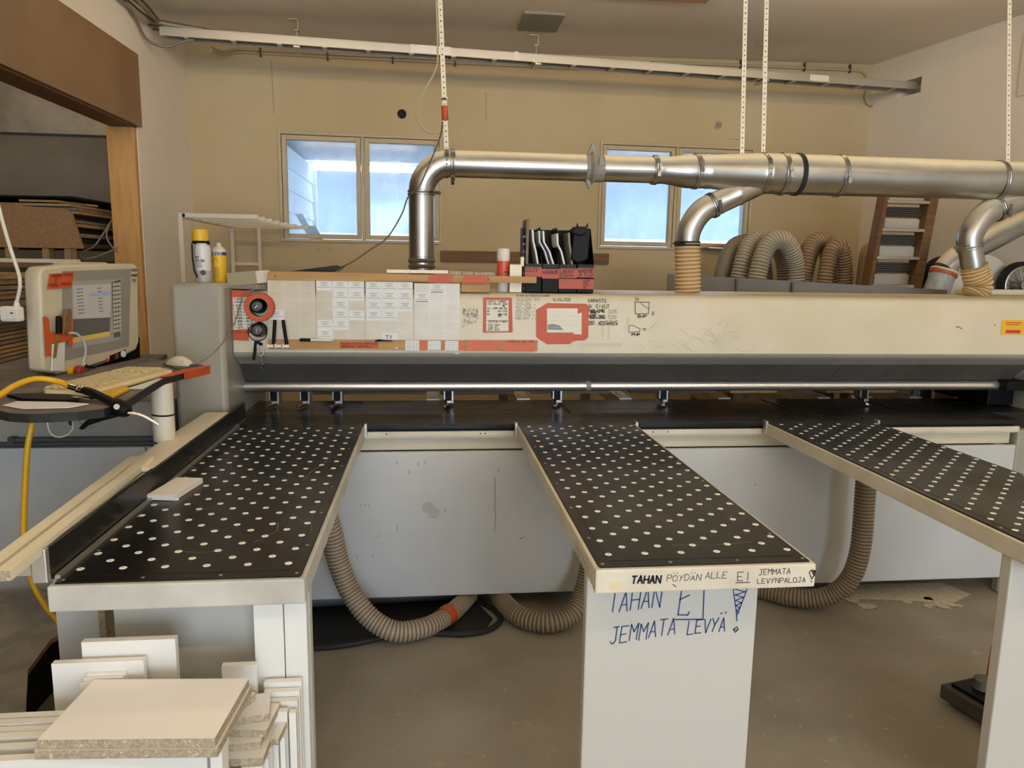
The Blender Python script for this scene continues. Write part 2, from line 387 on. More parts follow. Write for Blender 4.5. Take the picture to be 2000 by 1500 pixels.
for a, b, z0, z1 in ((-2.3, -.6, 0, 3.6), (3.8, 7, 0, 3.6), (-.6, 3.8, 3.05, 3.6)): m.box(a, b, -6.2, -6.0, z0, z1)
struct('wall_behind', m, 'wall_paint')
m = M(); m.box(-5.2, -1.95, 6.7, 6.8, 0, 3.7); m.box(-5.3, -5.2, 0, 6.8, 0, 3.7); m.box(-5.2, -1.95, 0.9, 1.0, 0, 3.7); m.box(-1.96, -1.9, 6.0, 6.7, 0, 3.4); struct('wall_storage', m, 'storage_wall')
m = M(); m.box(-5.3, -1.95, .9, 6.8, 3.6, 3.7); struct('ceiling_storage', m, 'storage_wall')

# fluorescent lamps, rows under the ceiling (above the picture), some added as fill
def lamp(x, y, label, k='front'):
    z = (ceil_z(x) if k != 'store' else 3.58) - .02
    r = thing('fluorescent_lamp', label, 'lamp', (x, y, z), 'ceiling lamps')
    m = M(); m.prism([(x - .78, y - .06, z), (x - .78, y - .035, z - .05), (x - .78, y + .035, z - .05), (x - .78, y + .06, z)], (1.56, 0, 0)); obj('housing', m, 'white_plastic', r)
    m = M(); m.tube([(x - .73, y, z - .078), (x + .73, y, z - .078)], .014, 8); obj('tube', m, 'lamp_tube_' + k, r, smooth=60)
    m = M(); m.box(x - .76, x - .73, y - .015, y + .015, z - .095, z - .05); m.box(x + .73, x + .76, y - .015, y + .015, z - .095, z - .05); obj('end_holder', m, 'white_plastic', r)
for x, s_ in ((-.75, 'left'), (.95, 'middle'), (2.6, 'right')): lamp(x, 4.22, f'{s_} tube lamp of the ceiling row nearest the windows', 'window')
for x, s_ in ((-.6, 'left'), (1.2, 'middle'), (3.0, 'right')): lamp(x, -.15, f'{s_} tube lamp of the ceiling row above the feeding tables')
for x, s_ in ((-.6, 'left'), (1.2, 'middle'), (3.0, 'right')): lamp(x, 1.95, f'{s_} tube lamp of the added fill row between saw and camera', 'middle')  # row added to brighten tables, floor and boards from above
for x, s_ in ((.2, 'left'), (2.4, 'right')): lamp(x, -3.4, f'{s_} tube lamp of the ceiling row near the loading door', 'rear')

lamp(-3.0, 4.6, 'added fill tube lamp on the ceiling of the storage room', 'store')  # lamp added so that the storage walls are lit
# ---------------------------------------------------------------- outside the windows
m = M(); m.box(-1.85, 12, 6.4, 20, .0, .35); o = struct('ground_snow', m, 'snow')
m = M(); m.box(-1.85, 7.5, 9.6, 9.9, .3, 2.75, 0); r = thing('neighbouring_building', 'pale building across the snowy yard outside the windows', 'building', (0, 9.6, .3))
obj('wall', m, 'far_wall', r)
m = M(); m.prism([(-1.9, 9.0, 2.80), (-1.9, 9.0, 2.92), (-1.9, 12.5, 3.7), (-1.9, 12.5, 3.55)], (9.6, 0, 0)); obj('roof', m, 'snow', r)
m = M(); m.tube([(-1.9, 8.97, 2.8), (7.7, 8.97, 2.8)], .06, 10); obj('gutter', m, 'siding', r, smooth=50)
m = M(); m.box(-1.85, 7.5, 9.57, 9.6, 1.9, 2.0); obj('ledge', m, 'snow', r)
m = M()
for k in range(12): m.prism([(-1.22, 6.6, .35 + k * .19), (-1.20, 6.6, .35 + k * .19), (-1.215, 6.6, .535 + k * .19), (-1.22, 6.6, .535 + k * .19)], (0, 1.55, 0))
r = thing('weatherboard_annex', 'white weatherboard annex seen at the edge of the left window', 'annex', (-1.3, 7.3, .35)); obj('cladding', m, 'siding', r)
m = M(); m.box(-1.9, -1.221, 6.62, 8.15, .35, 2.63); obj('wall', m, 'siding', r)
m = M(); m.box(-1.22, -1.17, 8.15, 8.2, .35, 2.63); obj('corner_board', m, 'snow', r)
for k, (x, dx) in enumerate(((-1.17, .42), (-1.06, .40))):
    m = M(); m.prism([(x, 6.85, 2.05 - .1 * k), (x + .06, 6.85, 2.05 - .1 * k), (x + dx * 2.2 + .06, 6.75, .35), (x + dx * 2.2, 6.75, .35)], (0, .025, 0))
    single('leaning_plank', m, 'soffit', ('grey plank leaning outside the left window, outer of two', 'grey plank leaning outside the left window, inner of two')[k], 'plank')
m = M(); m.box(-1.85, 7, 6.45, 8.0, 2.66, 2.74); struct('roof_eave', m, 'soffit')

# ---------------------------------------------------------------- fixed things on walls and ceiling
m = M(LW); m.box(.001, .022, -4.6, -.935, 2.434, 2.862); single('header_board', m, 'brown_board', 'long brown fibreboard sheet over the storage opening', 'board', bevel=.002)
m = M(BW); m.lathe([(.001, -.002), (.031, -.002), (.034, -.006), (.034, 0)], (-.205, 0, 2.76), (0, 1, 0), 24); single('vent_hole', m, 'black', 'round black pipe hole in back wall above left window', 'hole', smooth=30)
r = thing('round_vent', 'small round beige vent on back wall above right window', 'vent', BW @ Vector((2.34, 0, 2.755)))
m = M(BW); m.lathe([(.036, 0), (.036, -.008), (.029, -.012), (.027, -.006), (.001, -.006)], (2.34, 0, 2.784), (0, 1, 0), 24); obj('rim', m, 'window_paint', r, smooth=40)
m = M(BW)
for k in range(7): m.box(2.34 - .022, 2.34 + .022, -.011, -.006, 2.764 + k * .006, 2.767 + k * .006)
obj('grille', m, 'cable_grey', r)
m = M(BW); m.box(.089, 1.462, -.022, 0, 1.652, 1.738); m.disc((.11, -.0225, 1.70), .006, (0, -1, 0)); single('wall_batten', m, 'wood_dark', 'brown wooden batten screwed to back wall between the windows', 'batten', bevel=.003)
m = M(BW); m.prism([(2.2, -.06, 1.79), (2.2, -.06, 1.80), (2.62, -.1, 1.845), (2.62, -.1, 1.83)], (0, .09, 0)); single('sill_plank', m, 'wood_strip', 'loose wooden plank lying on the sill of the right window', 'plank')
m = M(RW); m.box(-.012, 0, -1.7, -1.335, 2.80, 3.20); single('wall_board', m, 'white_plastic', 'white board on right wall at the edge of the picture', 'board', bevel=.002)
m = M(RW); m.tube([(-.012, -.86, 2.36), (-.012, -.93, 2.375), (-.012, -.96, 2.38)], .006, 6); m.tube([(-.012, -.86, 2.36), (-.02, -.84, 2.345)], .004, 6); single('wall_hook', m, 'cable_dark', 'dark metal hook on right wall above the big duct', 'hook')
m = M(); z = ceil_z(1.2); m.box(.95, 1.70, 4.60, 4.735, z - .022, z); single('ceiling_plank', m, 'wood_strip', 'yellowish wooden plank fixed under the ceiling', 'plank', bevel=.002)
m = M(); z = ceil_z(.75); m.box(.612, .882, 5.06, 5.42, z - .02, z); single('ceiling_plate', m, 'grey_plastic', 'dark square mounting plate on ceiling above the cable tray', 'plate', bevel=.002)
# steel sheet & back of the storage room
m = M(); m.box(-3.60, -2.0, 6.66, 6.69, 2.63, 3.45); single('steel_sheet', m, 'steel_sheet', 'dented steel sheet on rear wall of the storage room', 'sheet', bevel=.002)

# cable tray
TA, TB = Vector((-1.70, 5.225, 3.04)), Vector((3.80, 5.71, 3.04)); td = (TB - TA).normalized(); tp = Vector((-td.y, td.x, 0))
tr = thing('cable_tray', 'long galvanised cable tray hung under the ceiling', 'cable tray', TA)
TM = Matrix.Translation(TA) @ Matrix((td, tp, Z_)).transposed().to_4x4(); TL = (TB - TA).length
for y in (0, .125):
    m = M(TM)
    m.box(0, TL, y, y + .003, 0, .050); m.box(0, TL, y + (.003 if y == 0 else -.015), y + (.018 if y == 0 else 0), 0, .003); m.box(0, TL, y - .004, y + .006, .047, .052)
    obj('side_rail', m, 'tray_metal', tr)
for k in range(19):
    m = M(TM); x = .14 + k * .287; m.box(x, x + .03, .004, .124, -.004, .008); obj('rung', m, 'tray_metal', tr)
m = M(TM); m.box(1.58, 1.86, -.006, -.001, .002, .055); m.box(2.3, 2.33, -.004, -.001, .0, .058); obj('joint_plate', m, 'aluminium', tr)
m = M(TM); m.box(4.58, 4.74, -.0045, -.001, .006, .050); obj('rating_label', m, 'paper', tr)
for x in (.84, 2.47, 4.22):
    p = TM @ Vector((x, .0625, 0)); zc = ceil_z(p.x) - (.02 if 2 < x < 3 else 0)
    m = M(); m.tube([(p.x, p.y, p.z - .01), (p.x, p.y, zc - .07)], .005, 8)
    m.box(p.x - .012, p.x + .012, p.y - .02, p.y + .02, zc - .075, zc - .068); m.box(p.x + .008, p.x + .013, p.y - .02, p.y + .02, zc - .075, zc); m.box(p.x - .05, p.x + .013, p.y - .02, p.y + .02, zc - .006, zc)
    h = obj('hanger_rod', m, 'tray_metal', tr)
    m = M(TM); m.box(x - .02, x + .02, -.015, .14, -.02, -.008); obj('cross_bracket', m, 'tray_metal', tr)
for k in range(9):
    y = .014 + k * .0122
    pts = [TM @ Vector((-.02 - .06 * (k % 3), y, .075 + .02 * (k % 2))), TM @ Vector((.12, y, .04))] + [TM @ Vector((x, y + .004 * math.sin(3 * x + k), .018 + .003 * (k % 3))) for x in [.3 + .5 * i for i in range(11)]]
    m = M(); m.tube(spline(pts, .12), .0058, 6)
    single('tray_cable', m, ('cable_grey', 'cable_beige', 'cable_dark')[k % 3], 'one of the cables lying side by side in the cable tray', 'cable', 'cables in the tray', smooth=60)
for k in range(6):                                   # bundle rising from the tray towards the camera along the left wall
    a = TM @ Vector((.25 + .06 * k, .015 + .018 * k, .055)); e = LW @ Vector((.03 + .018 * k, -1.15, 3.10 + .012 * (k % 3)))
    pts = [a, TM @ Vector((.02, .015 + .018 * k, .075 + .01 * (k % 3))), LW @ Vector((.06 + .012 * k, -.86, 3.085 + .012 * (k % 2))), e, LW @ Vector((.03 + .015 * k, -2.2, 3.13))]
    m = M(); m.tube(spline(pts, .03), .008, 6)
    single('bundle_cable', m, ('cable_beige', 'cable_grey', 'cable_dark')[k % 3], 'one of the cables bunched at the tray end by left wall', 'cable', 'cables at the tray end', smooth=60)
m = M(); m.tube(spline([LW @ Vector((.02, -1.1, 3.12)), LW @ Vector((.02, -.92, 3.06)), LW @ Vector((.03, -.80, 2.985)), (-1.66, 5.2, 2.965), (-1.56, 5.24, 3.01), (-1.50, 5.26, 3.03)], .02), .009, 8); single('loop_cable', m, 'cable_grey', 'grey cable sagging in a loop under the tray end', 'cable', smooth=60)
# conduits on the back wall with clips
def conduit(name, pts, label, clips, rad=.008):
    r = thing(name, label, 'conduit', pts[0])
    for dz in ((0, .022) if rad < .009 else (0,)):
        m = M(); m.tube(spline([Vector(p) + Z_ * dz for p in pts], .05), rad, 8); obj('pipe', m, 'cable_beige', r, smooth=60)
    for c in clips:
        m = M(); m.box(c.x - .006, c.x + .006, c.y - .014, c.y + .014, c.z - .02, c.z + .045); obj('clip', m, 'cable_dark', r)
B = lambda t, z, d=.012: BW @ Vector((t, -d, z))
conduit('surface_conduit', [(-1.46, 5.5, 3.03), (-1.44, 5.72, 3.06), B(-1.40, 3.135, .03), B(-1.3, 3.14), B(-.6, 3.142), B(.3, 3.15), B(1.2, 3.155)], 'pair of thin cables clipped along the top of back wall at left', [B(-1.23, 3.135), B(-.75, 3.137), B(-.27, 3.14), B(.2, 3.145)])
conduit('wall_conduit', [B(1.75, 3.235), B(2.4, 3.25), B(3.2, 3.262), B(3.5, 3.265), B(3.585, 3.25), B(3.61, 3.19), B(3.612, 3.05), B(3.614, 3.03), B(3.64, 3.0, .02), B(3.67, 2.99, .03)], 'beige conduit bending down the far right corner of back wall', [B(2.5, 3.25), B(3.05, 3.255), B(3.45, 3.262)], .012)
# ================================================================ THE PANEL SAW
FY = 3.40                                             # front face of the saw housing
saw = thing('panel_saw', 'long cream panel saw across the room with guard greyed for shade and black table', 'saw', (1.0, 3.6, 0))
prof = [(3.40, 1.225), (3.40, 1.462), (3.404, 1.480), (3.416, 1.492), (3.436, 1.499), (3.47, 1.502), (4.02, 1.502), (4.05, 1.47), (4.05, 1.23), (3.42, 1.23)]
m = M(); m.prism([(-.865, y, z) for y, z in prof], (4.4, 0, 0)); obj('saw_housing', m, 'machine_cream', saw, smooth=35)
prof = [(3.401, 1.228), (3.405, 1.214), (3.414, 1.203), (3.43, 1.194), (3.505, 1.158), (3.505, 1.10), (3.44, 1.10), (3.40, 1.2)]
m = M(); m.prism([(-.866, 3.4005, 1.229), (-.866, 3.404, 1.214), (-.866, 3.413, 1.204), (-.866, 3.43, 1.193), (-.866, 3.505, 1.157), (-.866, 3.62, 1.075), (-.866, 3.9, 1.075), (-.866, 3.9, 1.229)], (4.402, 0, 0)); obj('guard_lip', m, 'machine_grey', saw, smooth=35)  # grey puts the shade under the cream housing into the lip's colour
m = M()
for k in range(58):                                   # overlapping dust flaps
    x = -.86 + k * .068; d = .002 * (k % 2)
    m.prism([(x, 3.496 - d, 1.158), (x + .072, 3.496 - d, 1.158), (x + .058, 3.592 - d, 1.066), (x - .014, 3.592 - d, 1.066)], (0, .004, .004))
obj('dust_flaps', m, 'flap_grey', saw)
m = M(); m.box(-1.085, -.868, 3.28, 4.05, 0, 1.531); obj('end_post', m, 'machine_grey', saw, bevel=.022, smooth=60)
m = M(); m.box(3.13, 3.45, 3.48, 4.05, .70, 1.235); m.box(2.90, 3.14, 3.3, 3.36, .0, .86); obj('end_post', m, 'machine_grey', saw, bevel=.012)
m = M(); m.box(2.98, 3.13, 3.62, 4.05, .925, 1.07); m.box(3.0, 3.12, 3.52, 3.62, 1.02, 1.07); obj('end_bracket', m, 'black', saw, bevel=.004)
bar = None
m = M(); m.tube([(-.918, 3.6, 1.038)] + [(x, 3.6, 1.038) for x in (-.9, 0, 1, 2, 3, 3.085)] + [(3.10, 3.6, 1.037), (3.112, 3.6, 1.034)], [.024, .026, .026, .026, .026, .026, .026, .024, .012], 20); bar = obj('safety_bar', m, 'satin_bar', saw, smooth=40)
m = M(); m.tube([(.775, 3.6, 1.038), (.80, 3.6, 1.038)], .0265, 20); obj('tape_band', m, 'grey_plastic', bar, smooth=40)
m = M(); m.box(-.95, 2.86, 3.262, 3.86, .898, .92); tb = obj('saw_table', m, 'black_top', saw, bevel=.002)
m = M(); m.box(2.861, 3.12, 3.45, 3.86, .898, .92); obj('table_extension', m, 'black_top', saw)
m = M(); m.box(-.95, 2.86, 3.285, 3.30, .865, .897); obj('table_skirt', m, 'black', saw)
m = M(); m.box(-.285, 2.88, 3.27, 3.286, .862, .885); m.box(-.285, 2.88, 3.275, 3.34, .854, .8615); obj('front_rail', m, 'frame_white', saw, bevel=.0015)
for k, x in enumerate((-.19, .23, .25, 1.03, 1.1)):
    m = M(); m.disc((x, 3.2695, .874), .004, (0, -1, 0), 8); obj('rail_screw', m, 'cable_dark', saw)
m = M(); m.box(-1.1, 2.89, 3.335, 3.9, .785, .8535); obj('upper_panel', m, 'machine_cream', saw, bevel=.003)
m = M(); m.box(-1.0, 2.8, 3.36, 3.9, .14, .784); obj('inner_body', m, 'dark_grey', saw)
m = M(); m.box(-1.1, 2.90, 3.30, 3.325, .088, .784); fp = obj('front_panel', m, 'panel_grey', saw, bevel=.006)
mat('scrape', '85867f', .6); mat('smudge', 'acaca6', .6)
m = M()
for pts in ([(-.149, .742), (-.146, .728)], [(-.05, .735), (-.05, .722)], [(-.09, .70), (-.09, .682)], [(-.02, .742), (-.019, .73)], [(-.147, .44), (-.147, .42)], [(.07, .515), (.07, .498)], [(-.236, .388), (-.228, .393)], [(.312, .69), (.32, .698)], [(-.312, .538), (-.306, .54)], [(-.292, .538), (-.287, .541)], [(-.278, .54), (-.274, .538)], [(.30, .66), (.302, .60), (.30, .52), (.306, .46), (.30, .40)], [(-.62, .69), (-.6, .70)], [(-.33, .30), (-.33, .285)], [(-.26, .30), (-.26, .288)], [(1.55, .60), (1.56, .604)], [(.42, .36), (.44, .37)]): strokes(m, [pts], (0, 3.2994, 0), X_, Z_, .004)
obj('scrapes', m, 'scrape', fp)
m = M(); m.disc((.02, 3.2996, .495), .028, (0, -1, 0), 14); m.disc((-.005, 3.2997, .52), .03, (0, -1, 0), 12); obj('smudge', m, 'smudge', fp)
m = M(); m.box(-1.0, 2.8, 3.55, 3.85, 0, .10); obj('plinth', m, 'black', saw)
m = M(); m.box(.665, .68, 3.489, 3.51, 0, .01)
for k, x in enumerate((-.456, .09, .68, 1.245, 1.815, 2.395)):
    m = M(); m.box(x - .009, x + .009, 3.50, 3.858, .9198, .9206); obj('table_slot', m, 'black', tb)
m = M()
for y in (3.42, 3.47, 3.60): m.box(-.9, 2.86, y, y + .003, .9199, .9204)
obj('table_joint', m, 'black', tb)
for x in (-.755, -.607, -.45, .10, .655, 1.215, 2.325):  # grippers
    m = M(); m.box(x - .02, x + .012, 3.70, 3.76, .945, 1.03, 0)
    c = obj('gripper', m, 'black', saw, bevel=.003)
    m = M(); m.box(x + .012, x + .02, 3.695, 3.76, .935, 1.03); m.box(x - .027, x - .021, 3.695, 3.76, .955, 1.03); obj('gripper_plate', m, 'steel', c)
    m = M(); m.obox((x - .012, 3.665, .932), (.018, .09, .010), rz(-.35)); m.obox((x, 3.69, .945), (.026, .03, .014)); obj('gripper_finger', m, 'steel', c, bevel=.002)
for x in (.02, .50, 1.06, 1.62, 2.2, 2.75):
    m = M(); m.box(x - .035, x + .035, 3.88, 5.05, .86, .925); m.box(x - .012, x + .012, 3.9, 5.0, .9251, .928, 0); obj('rear_rail', m, 'aluminium', saw, bevel=.002)
    m = M(); m.box(x - .03, x + .03, 4.9, 4.96, 0, .86); obj('rear_leg', m, 'machine_grey', saw)
# cabinet at the left end
m = M(); m.box(-1.84, -1.192, 3.2, 3.75, .145, .845); m.box(-1.187, -1.10, 3.2, 3.75, .145, .845); obj('cabinet_door', m, 'panel_grey', saw, bevel=.004)
m = M(); m.box(-1.8, -1.12, 3.24, 3.7, 0, .15); obj('cabinet_base', m, 'dark_grey', saw)
m = M(); m.box(-1.85, -1.10, 3.25, 3.75, .846, 1.03); obj('cabinet_top', m, 'machine_grey', saw, bevel=.004)
m = M(); m.box(-1.80, -1.11, 3.225, 3.25, .85, .862); m.box(-1.72, -1.11, 3.22, 3.25, .866, .882); m.box(-1.74, -1.715, 3.215, 3.25, .860, .886); obj('cabinet_rail', m, 'dark_grey', saw)
m = M(); m.box(-1.135, -1.10, 3.18, 3.24, .86, .97); obj('cable_gland', m, 'black', saw)
# writing straight on the housing
HW = FY - .0006
def hw(name, lines, mt='ink', parent=saw):
    m = M()
    for t, x, z, h, *k in lines: write(m, t, (x, HW, z), X_, Z_, h, *(k or []))
    return obj(name, m, mt, parent)
hw('handwriting', [('VARASTO', .731, 1.463, .015, .0127, .0022), ('SK SIVUT', .729, 1.436, .017, .0135, .0022), ('748x595', .733, 1.416, .013, .0115, .0036), ('703', .742, 1.404, .012, .011, .003), ('968x265', .735, 1.388, .014, .0118, .0036), ('KOST. KESTÄVÄSTÄ', .732, 1.358, .016, .0091, .0028)])
hw('handwriting', [('326', .83, 1.414, .015, .0145, .0016), ('326', .828, 1.388, .016, .0145, .0016)], 'ink_grey')
hw('handwriting', [('1L15x703', .566, 1.467, .013, .0105, .0018), ('SIVUN SEINÄLAATAN SUORA', .398, 1.487, .006, .0068, .0012)])
hw('handwriting', [('SÄDE', .40, 1.462, .015, .015, .0011), ('5 KM', .455, 1.466, .012, .013, .0011), ('712x395 x', .395, 1.444, .012, .0105, .0012), ('961x288 x', .395, 1.428, .012, .0105, .0012), ('300x230 x 87', .394, 1.412, .012, .0095, .0012), ('162x396 x', .394, 1.396, .012, .0105, .0012), ('480x897 x KM', .394, 1.38, .012, .0095, .0012)], 'ink_grey')
m = M()
def ln(pts, wd=.002): strokes(m, [pts], (0, HW, 0), X_, Z_, wd)
ln([(.955, 1.466), (1.024, 1.466), (1.022, 1.412), (.959, 1.411), (.955, 1.466)], .003); ln([(.98, 1.466), (1.0, 1.448), (1.023, 1.436)], .0022)
ln([(.930, 1.356), (.948, 1.357), (.985, 1.342), (.984, 1.328), (.931, 1.324), (.930, 1.356)], .0026)
write(m, '70', (.953, HW, 1.474), X_, Z_, .011, .011, .002); write(m, '70', (1.038, HW, 1.424), -Z_, X_, .010, .010, .002); write(m, 'SHP', (.970, HW, 1.394), X_, Z_, .012, .016, .003)
write(m, '70', (.996, HW, 1.333), X_, Z_, .010, .010, .002); write(m, 'PHP', (.946, HW, 1.308), X_, Z_, .012, .014, .003)
obj('part_sketch', m, 'ink', saw)
m = M()
for k in range(70):
    x = random.uniform(.150, .222); z = random.uniform(1.40, 1.436); strokes(m, [[(x, z), (x + random.uniform(-.004, .004), z - random.uniform(.006, .02))]], (0, HW, 0), X_, Z_, .0010)
for k in range(42):
    x = random.uniform(.150, .222); z = 1.37 + (x - .15) * .35 + random.uniform(-.022, .012); strokes(m, [[(x, z), (x + random.uniform(-.006, .01), z - random.uniform(.004, .012))]], (0, HW, 0), X_, Z_, .0012)
obj('pencil_scribble', m, 'ink_grey', saw)
mat('scuff', 'b3a78c', .6); mat('scuff_light', 'cbbf9f', .5)
m = M()
for k in range(46):
    x = random.gauss(1.27, .13); z = 1.30 + random.gauss(0, .045); a = random.choice((.6, .75, -.5, -.7)) + random.uniform(-.2, .2); L = random.uniform(.02, .11)
    if not (1.242 < z < 1.44): continue
    p = [(x + L * t * math.cos(a), min(max(z + L * t * math.sin(a) + .01 * math.sin(t * 3), 1.236), 1.455)) for t in (0, .33, .66, 1)]
    strokes(m, [p], (0, HW + .0004, 0), X_, Z_, random.uniform(.0006, .0018))
obj('scuff_marks', m, 'scuff', saw)
m = M()
for x, z, w_, h_ in ((.80, 1.30, .012, .06), (.83, 1.29, .010, .08), (.917, 1.36, .014, .035), (.70, 1.256, .20, .018), (1.05, 1.25, .05, .012)): m.quad((x, HW, z), (x + w_, HW, z), (x + w_, HW, z + h_), (x, HW, z + h_))
obj('glue_stain', m, 'scuff_light', saw)
m = M(); strokes(m, [[(2.583, 1.358), (2.59, 1.362), (2.602, 1.36)], [(2.608, 1.356), (2.614, 1.352)]], (0, HW, 0), X_, Z_, .004); obj('ink_mark', m, 'ink_blue', saw)
m = M(); strokes(m, [[(.115, 1.223), (.135, 1.222)]], (0, 3.398, 0), X_, Z_, .002); m.disc((2.79, HW, 1.372), .005, (0, -1, 0), 8); obj('bolt_head', m, 'steel', saw)
r = thing('warning_sign', 'yellow warning sign on the right end of the saw housing', 'sign', (2.9, FY - .001, 1.32))
m = M(); m.box(2.826, 2.95, FY - .003, FY - .0005, 1.325, 1.398); obj('plate', m, 'yellow', r)
m = M(); strokes(m, [[(2.846, 1.385), (2.93, 1.385)], [(2.846, 1.375), (2.92, 1.375)]], (0, FY - .0032, 0), X_, Z_, .004); m.quad((2.85, FY - .0036, 1.332), (2.93, FY - .0036, 1.332), (2.93, FY - .0036, 1.348), (2.85, FY - .0036, 1.348)); obj('symbol', m, 'red', r)

# ---------------------------------------------------------------- feeding tables with air nozzles
nz = M(); nz.lathe([(.0088, 0), (.0088, .0006), (.0074, .0012), (.0017, .0012), (.0014, .0004)], (0, 0, 0), n=14, mis=[0, 0, 0, 1, 1])
nz_me = None
def table(x0, dx, label, legx, n):
    global nz_me
    y0, y1 = 1.625, 3.255; x1 = x0 + .548
    r = thing('air_table', label, 'table', ((x0 + x1) / 2, 2.4, 0), 'feeding tables of the saw')
    m = M(); m.box(x0, x1, y0, y0 + .022, .857, .917); m.box(x0, x0 + .012, y0 + .022, y1, .862, .917); m.box(x1 - .012, x1, y0 + .022, y1, .862, .917); m.box(x0 + .013, x1 - .013, y0 + .023, y1, .875, .913); fr = obj('frame', m, 'frame_galv' if n == 1 else 'frame_white', r, bevel=.004)
    m = M(); m.box(x0 + .012, x1 - .012, y0 + .012, y1 + .006, .9135, .9205); m.box(x0 + .04, x1 - .04, y0 + .045, y1 + .005, .9205, .9213); top = obj('table_top', m, 'black_top', r, bevel=.0025)
    m = M(); m.box(legx, legx + .457, 1.75, 1.786, 0, .8745); leg = obj('leg', m, 'leg_white', r, bevel=.004)
    m = M(); m.box(x0 - .008, x0 + .003, y1 - .03, y1 + .004, .868, .93); m.box(x1 - .003, x1 + .008, y1 - .03, y1 + .004, .868, .93); obj('end_bracket', m, 'aluminium', r, bevel=.001)
    pos = []
    for k in range(33):
        for i in range(6 if k % 2 == 0 else 5): pos.append((dx + i * .0927 + (.04635 if k % 2 else 0), 1.709 + k * .04635))
    for q, (x, y) in enumerate(pos[:100]):
        if nz_me is None:
            t = M(); t.v = [Vector(v) for v in nz.v]; t.f = nz.f; t.mi = nz.mi; o = obj('air_nozzle', t, ['nozzle_white', 'black'], r, recentre=False); nz_me = o.data
        else:
            o = bpy.data.objects.new('air_nozzle', nz_me); col.objects.link(o); o.parent = r
        o.location = (x - r.location.x, y - r.location.y, .9212)
    t = M()
    for x, y in pos[100:]:
        o_ = len(t.v); t.v += [v + Vector((x, y, .9212)) for v in nz.v]; t.f += [[o_ + i for i in f] for f in nz.f]; t.mi += nz.mi
    s_ = obj('far_air_nozzles', t, ['nozzle_white', 'black'], r); s_['kind'] = 'stuff'
    for x, y in [(x0 + .022 + i * .168, y0 + .028) for i in range(4)] + [(x, y0 + .2 + k * .25) for k in range(6) for x in (x0 + .026, x1 - .026)]:
        m = M(); m.lathe([(.0048, 0), (.0042, .0012), (.001, .0014)], (x, y, .9203), n=10); obj('screw', m, 'steel', r)
    return r, fr, leg
T1, F1, G1 = table(-.828, -.794, 'black-topped air table with side fence, left of the three', -.748, 1)
T2, F2, G2 = table(.389, .439, 'middle black-topped air table with handwriting on its front edge', .397, 2)
T3, F3, G3 = table(1.562, 1.612, 'black-topped air table at the right edge of the picture', 1.568, 3)
mat('scratch_grey', '5d5c58', .5)
for T_, L_ in ((T1, [[(-.235 - .15, 2.78), (-.36, 2.72), (-.37, 2.62), (-.40, 2.50), (-.41, 2.40)], [(-.33, 2.79), (-.38, 2.74)], [(-.60, 1.80), (-.55, 1.79), (-.50, 1.80)], [(-.44, 1.85), (-.40, 1.93), (-.41, 2.0)], [(-.36, 2.02), (-.32, 1.98), (-.31, 1.93)], [(-.66, 2.1), (-.6, 2.16)], [(-.42, 2.25), (-.36, 2.28)]]), (T2, [[(.52, 2.6), (.56, 2.68)], [(.62, 1.76), (.72, 1.75), (.83, 1.765)], [(.50, 1.9), (.53, 1.88)], [(.84, 1.95), (.87, 1.98)]]), (T3, [[(1.9, 2.2), (2.0, 2.26)], [(1.75, 2.5), (1.82, 2.52)]])):
    m = M()
    for pts in L_: strokes(m, [pts], (0, 0, .9206), X_, Y_, .0035)
    obj('scratch_pattern', m, 'scratch_grey', T_)
ny = 1.6249
m = M(); write(m, 'TAHAN', (.476, ny, .882), X_, Z_, .018, .0148, .0042, .25, .12); obj('handwriting', m, 'ink', F2)
m = M(); write(m, 'PÖYDÄN', (.562, ny, .884), X_, Z_, .016, .0146, .0013, .3, .12); write(m, 'ALLE', (.657, ny, .888), X_, Z_, .016, .0142, .0013, .3, .12); write(m, 'EI', (.738, ny, .880), X_, Z_, .022, .019, .0016); write(m, 'JEMMATA', (.791, ny, .893), X_, Z_, .014, .0119, .0014); write(m, 'LEVYNPALOJA', (.789, ny, .871), X_, Z_, .0125, .0114, .0014)
strokes(m, [[(.734, .875), (.770, .875)], [(.578, .876), (.586, .870)], [(.919, .896), (.925, .902), (.933, .9), (.935, .894), (.927, .878), (.919, .896)], [(.925, .873), (.928, .871)]], (0, ny, 0), X_, Z_, .002)
strokes(m, [[(.925, .898), (.935, .898), (.928, .893), (.934, .89), (.93, .884)]], (0, ny, 0), X_, Z_, .003); obj('handwriting', m, 'ink', F2)
mat('stain_yellow', 'd8c79a', .5)
m = M(); m.quad((.42, ny - .0003, .868), (.452, ny - .0003, .866), (.448, ny - .0003, .886), (.424, ny - .0003, .884)); obj('glue_stain', m, 'stain_yellow', F2)
m = M(); write(m, 'HUOM!', (.3885, 1.86, .872), -Y_, Z_, .026, .034, .002); strokes(m, [[(1.66, .868), (1.65, .862), (1.64, .868)]], (.3885, 0, 0), Vector((0, 1, 0)), Z_, .002); obj('handwriting', m, 'ink_grey', F2)
ly = 1.7497
m = M()
U1 = Vector((1, 0, .07)).normalized(); U2 = Vector((1, 0, .13)).normalized(); U3 = Vector((1, 0, .05)).normalized()
write(m, 'TAHAN', (.455, ly, .748), U1, Z_, .054, .0286, .0032, .2, .1)
strokes(m, [[(.648, .82), (.640, .735), (.666, .733), (.670, .742)], [(.642, .776), (.668, .788)], [(.706, .82), (.708, .724)], [(.633, .722), (.711, .720)]], (0, ly, 0), X_, Z_, .0034)
